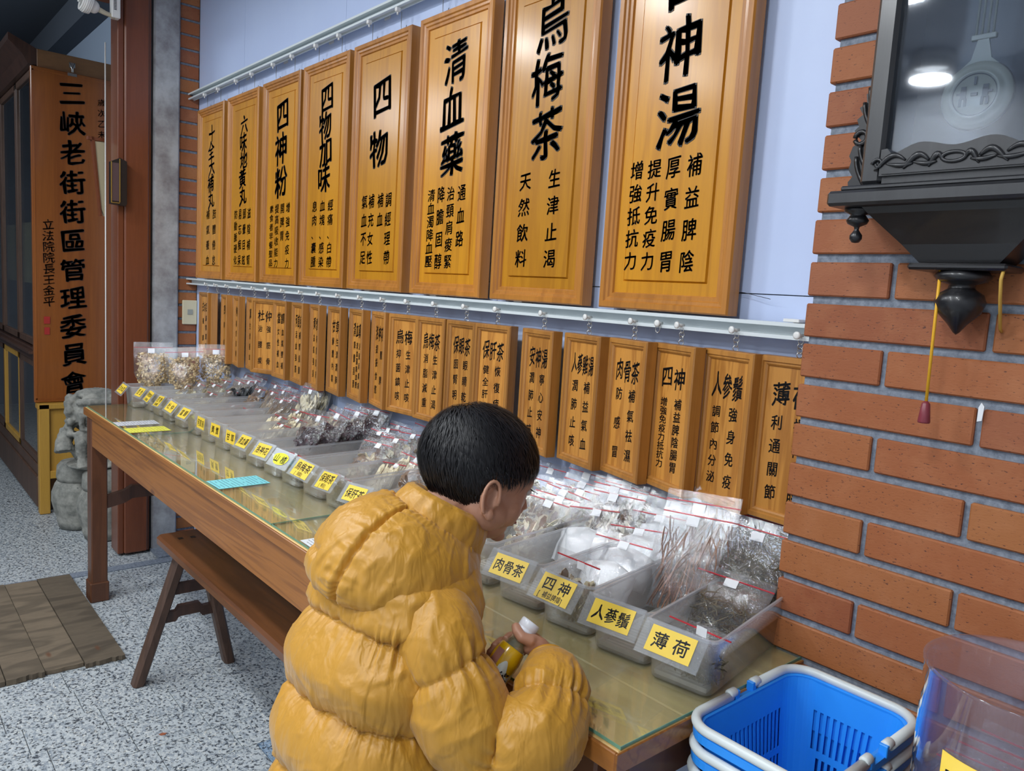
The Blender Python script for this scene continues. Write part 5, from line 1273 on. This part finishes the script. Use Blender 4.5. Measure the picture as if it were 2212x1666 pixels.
# hood: horseshoe bag round the neck, thick at the back, lying in a plane that tips forward with the neck
NK = Vector((-.932, -.672, 1.030)); NR = Matrix.Translation(NK) @ Matrix.Rotation(math.radians(-27), 4, 'X') @ Matrix.Rotation(math.radians(6), 4, 'Y')
def hood():
    nu, nv = 150, 280; rings = []; rim_pts = []
    for j in range(nv+1):
        f = -1+2*j/nv; ph = math.radians(136)*f           # 0 at the back
        back = max(0.0, math.cos(ph*.62))**1.3
        Rr = .072+.030*back
        out = Vector((math.sin(ph), -math.cos(ph), 0)); c = out*Rr+Vector((-.006, 0, -.012-.034*back))
        axis = (Vector((0, 0, 1))*.93-out*.36).normalized(); o2 = (out*.93+Vector((0, 0, 1))*.36).normalized()
        rr, rv = .016+.028*back, .026+.050*back
        if abs(f) > .90: q = max(.03, 1-((abs(f)-.90)/.10)**2)**.5; rr *= q; rv *= q
        R_ = []
        for i in range(nu):
            w = 2*math.pi*i/nu; cw, sw = math.cos(w), math.sin(w)
            x, y = cw*(1-.22*max(0, sw)), sw                     # pinched towards the rim
            seam = min(abs(f-s_) for s_ in (-.36, .13)); sm = -math.exp(-(seam/.014)**2)*.012*(1-.8*max(0, sw-.6))
            g = math.exp(-((w-math.pi*.42)/.42)**2)*noise.noise(Vector((f*46, w*1.2, 1)))*.0030
            g2 = math.exp(-(seam/.085)**2)*noise.noise(Vector((w*8, f*9, 4)))*.0045
            vs_ = -math.exp(-((w-5.55)/.10)**2)*.007*back*(f < -.05)
            g3 = math.exp(-((w-5.55)/.35)**2)*noise.noise(Vector((f*30, w*2, 7)))*.004*back
            p = c+o2*(x*rr)+axis*(y*rv)*(1 if y > 0 else 1.22); d = (o2*x+axis*y)
            p += d*(sm+g+g2+g3+vs_+wrinkle(p, 8)+.003*noise.noise(p*14)); R_.append(tuple(NR @ p))
        rings.append(R_)
        if abs(f) < .93: rim_pts.append(NR @ (c+axis*(rv*1.0+.001)-o2*rr*.12))
    return MB().loft(rings), rim_pts
hd_, rp = hood()
hob = sub('hood', hd_, M['jacket'], jt)
band = MB(); vs = []
for k, p in enumerate(rp[::3]):
    up_ = (NR.to_3x3() @ Vector((0, 0, 1))); inn = (NK-p); inn = (inn-up_*inn.dot(up_)).normalized()
    for a_, z_ in ((-.003, -.004), (-.002, .0075), (.004, .0090), (.011, .005), (.0135, -.006)): vs.append(p+inn*a_+up_*(z_+.0012*noise.noise(p*90)))
nb = len(vs)//5
band.add(vs, [(k*5+i, (k+1)*5+i, (k+1)*5+i+1, k*5+i+1) for k in range(nb-1) for i in range(4)], 0, True)
sub('hood_binding', band, M['binding'], jt)
def collar():
    nu, nv = 170, 30; rings = []
    prof_ = [(.012, -.055), (.018, -.02), (.019, .01), (.017, .034), (.012, .050), (.003, .056), (-.006, .051), (-.010, .036), (-.011, .0), (-.008, -.05)]
    K = []
    for k in range(nv+1):
        t = k/nv*(len(prof_)-1); i = min(int(t), len(prof_)-2); f = t-i; f = f*f*(3-2*f); K.append((prof_[i][0]+(prof_[i+1][0]-prof_[i][0])*f, prof_[i][1]+(prof_[i+1][1]-prof_[i][1])*f))
    for a, z in K:
        R_ = []
        for i in range(nu):
            w = 2*math.pi*i/nu; c, s = math.cos(w), math.sin(w)
            r_ = .056+a; p = Vector((c*r_*1.04, s*r_*1.06, z-.012*max(0, s)))
            p += Vector((c, s, 0))*(.0025*noise.noise(Vector((c*6, s*6, z*30)))+wrinkle(p, 4)*.5); R_.append(tuple(NR @ p))
        rings.append(R_)
    return MB().loft(rings, cap0=False, cap1=False)
sub('collar', collar(), M['jacket'], jt)
# trousers and shoes
tr = plain('dark_trousers', (.02,.022,.03), .8)
part('trousers', MB().tube([(-1.01, -.79, .52), (-1.017, -.785, .30), (-1.017, -.795, .06)], [.082, .062, .048], 20).tube([(-.90, -.79, .52), (-.893, -.785, .30), (-.893, -.795, .06)], [.082, .062, .048], 20), tr, PS)
for s in (-1, 1):
    x = -.955+s*.065
    part('shoe', MB().loft([[(x+a*w_, -.765+b*l_, z) for a, b in [(math.cos(t), math.sin(t)) for t in [k*math.pi/10 for k in range(20)]]] for z, w_, l_ in ((.0, .038, .085), (.022, .040, .087), (.05, .036, .075), (.075, .026, .045))]), plain('grey_shoe', (.12,.12,.13), .6), PS)
# ---- the bottle in the hand
BO = thing('drink_bottle', 'small plastic drink bottle with white cap and yellow label, held by the child', 'bottle', tuple(BB)); 
BO.rotation_mode = 'QUATERNION'; BO.rotation_quaternion = BX.to_track_quat('Z', 'Y')
yl = plain('yellow_bottle_label', (.60,.36,.004), .18, coat=.6); wlb = plain('pale_label_patch', (.62,.70,.66), .2, coat=.6); cl = thin('bottle_plastic', (.9,.93,.85), 1.5, .06, (.5,.55,.4), .25)
MB().lathe([(0, -.052), (.017, -.052), (.0205, -.048), (.0215, -.040), (.0215, .020), (.019, .034), (.0125, .046), (.0115, .064), (0, .064)], 32).build('bottle_body', cl, BO)
MB().lathe([(.0219, -.032), (.0221, -.030), (.0221, .020), (.0196, .034), (.0188, .036)], 32).build('label_sleeve', yl, BO)
MB().lathe([(0, .062), (.0148, .062), (.0148, .0675), (.0142, .068), (.0148, .0685), (.0148, .079), (.0135, .081), (0, .081)], 32).build('cap', plain('white_cap', (.75,.78,.84), .3), BO)
# patch and lettering face the camera side of the bottle
BQ = BX.to_track_quat('Z', 'Y').inverted(); vd = BQ @ (Vector(CAM)-BB).normalized(); a0 = math.atan2(vd.y, vd.x)
pt_ = MB(); vs = []
for k in range(13):
    a = a0+.75-1.15*(1-k/12)*1 if False else a0-.15+1.2*k/12
    for z in (-.028, .006+.010*math.sin(k*.5)): vs.append((.0224*math.cos(a), .0224*math.sin(a), z))
pt_.add(vs, [(2*k, 2*k+2, 2*k+3, 2*k+1) for k in range(12)], 0, True); pt_.build('label_patch', wlb, BO)
gl_ = MB(); vs_, fs_ = glyph('茶', 'brush')
for dx, dy in ((-.02, -.01), (.02, .01), (0, .02)): gl_.add([(.0227*math.cos(a0+.45+(x+dx)*.022/.0227), .0227*math.sin(a0+.45+(x+dx)*.022/.0227), -.010+(y+dy)*.024) for x, y in vs_], fs_, 0)
gl_.build('label_lettering', M['ink'], BO)
rl = MB(); vs = []
for k in range(9):
    a = a0-.95+.6*k/8
    for z in (-.004, .026): vs.append((.0224*math.cos(a), .0224*math.sin(a), z))
rl.add(vs, [(2*k, 2*k+2, 2*k+3, 2*k+1) for k in range(8)], 0, True); rl.build('label_panel', plain('brown_pink_label', (.35,.16,.12), .3), BO)
# the lettering source is only a tool: remove it
bpy.data.objects.remove(_fo); bpy.data.curves.remove(_fc)
for o in bpy.data.objects:
    if '_w' in o: del o['_w']
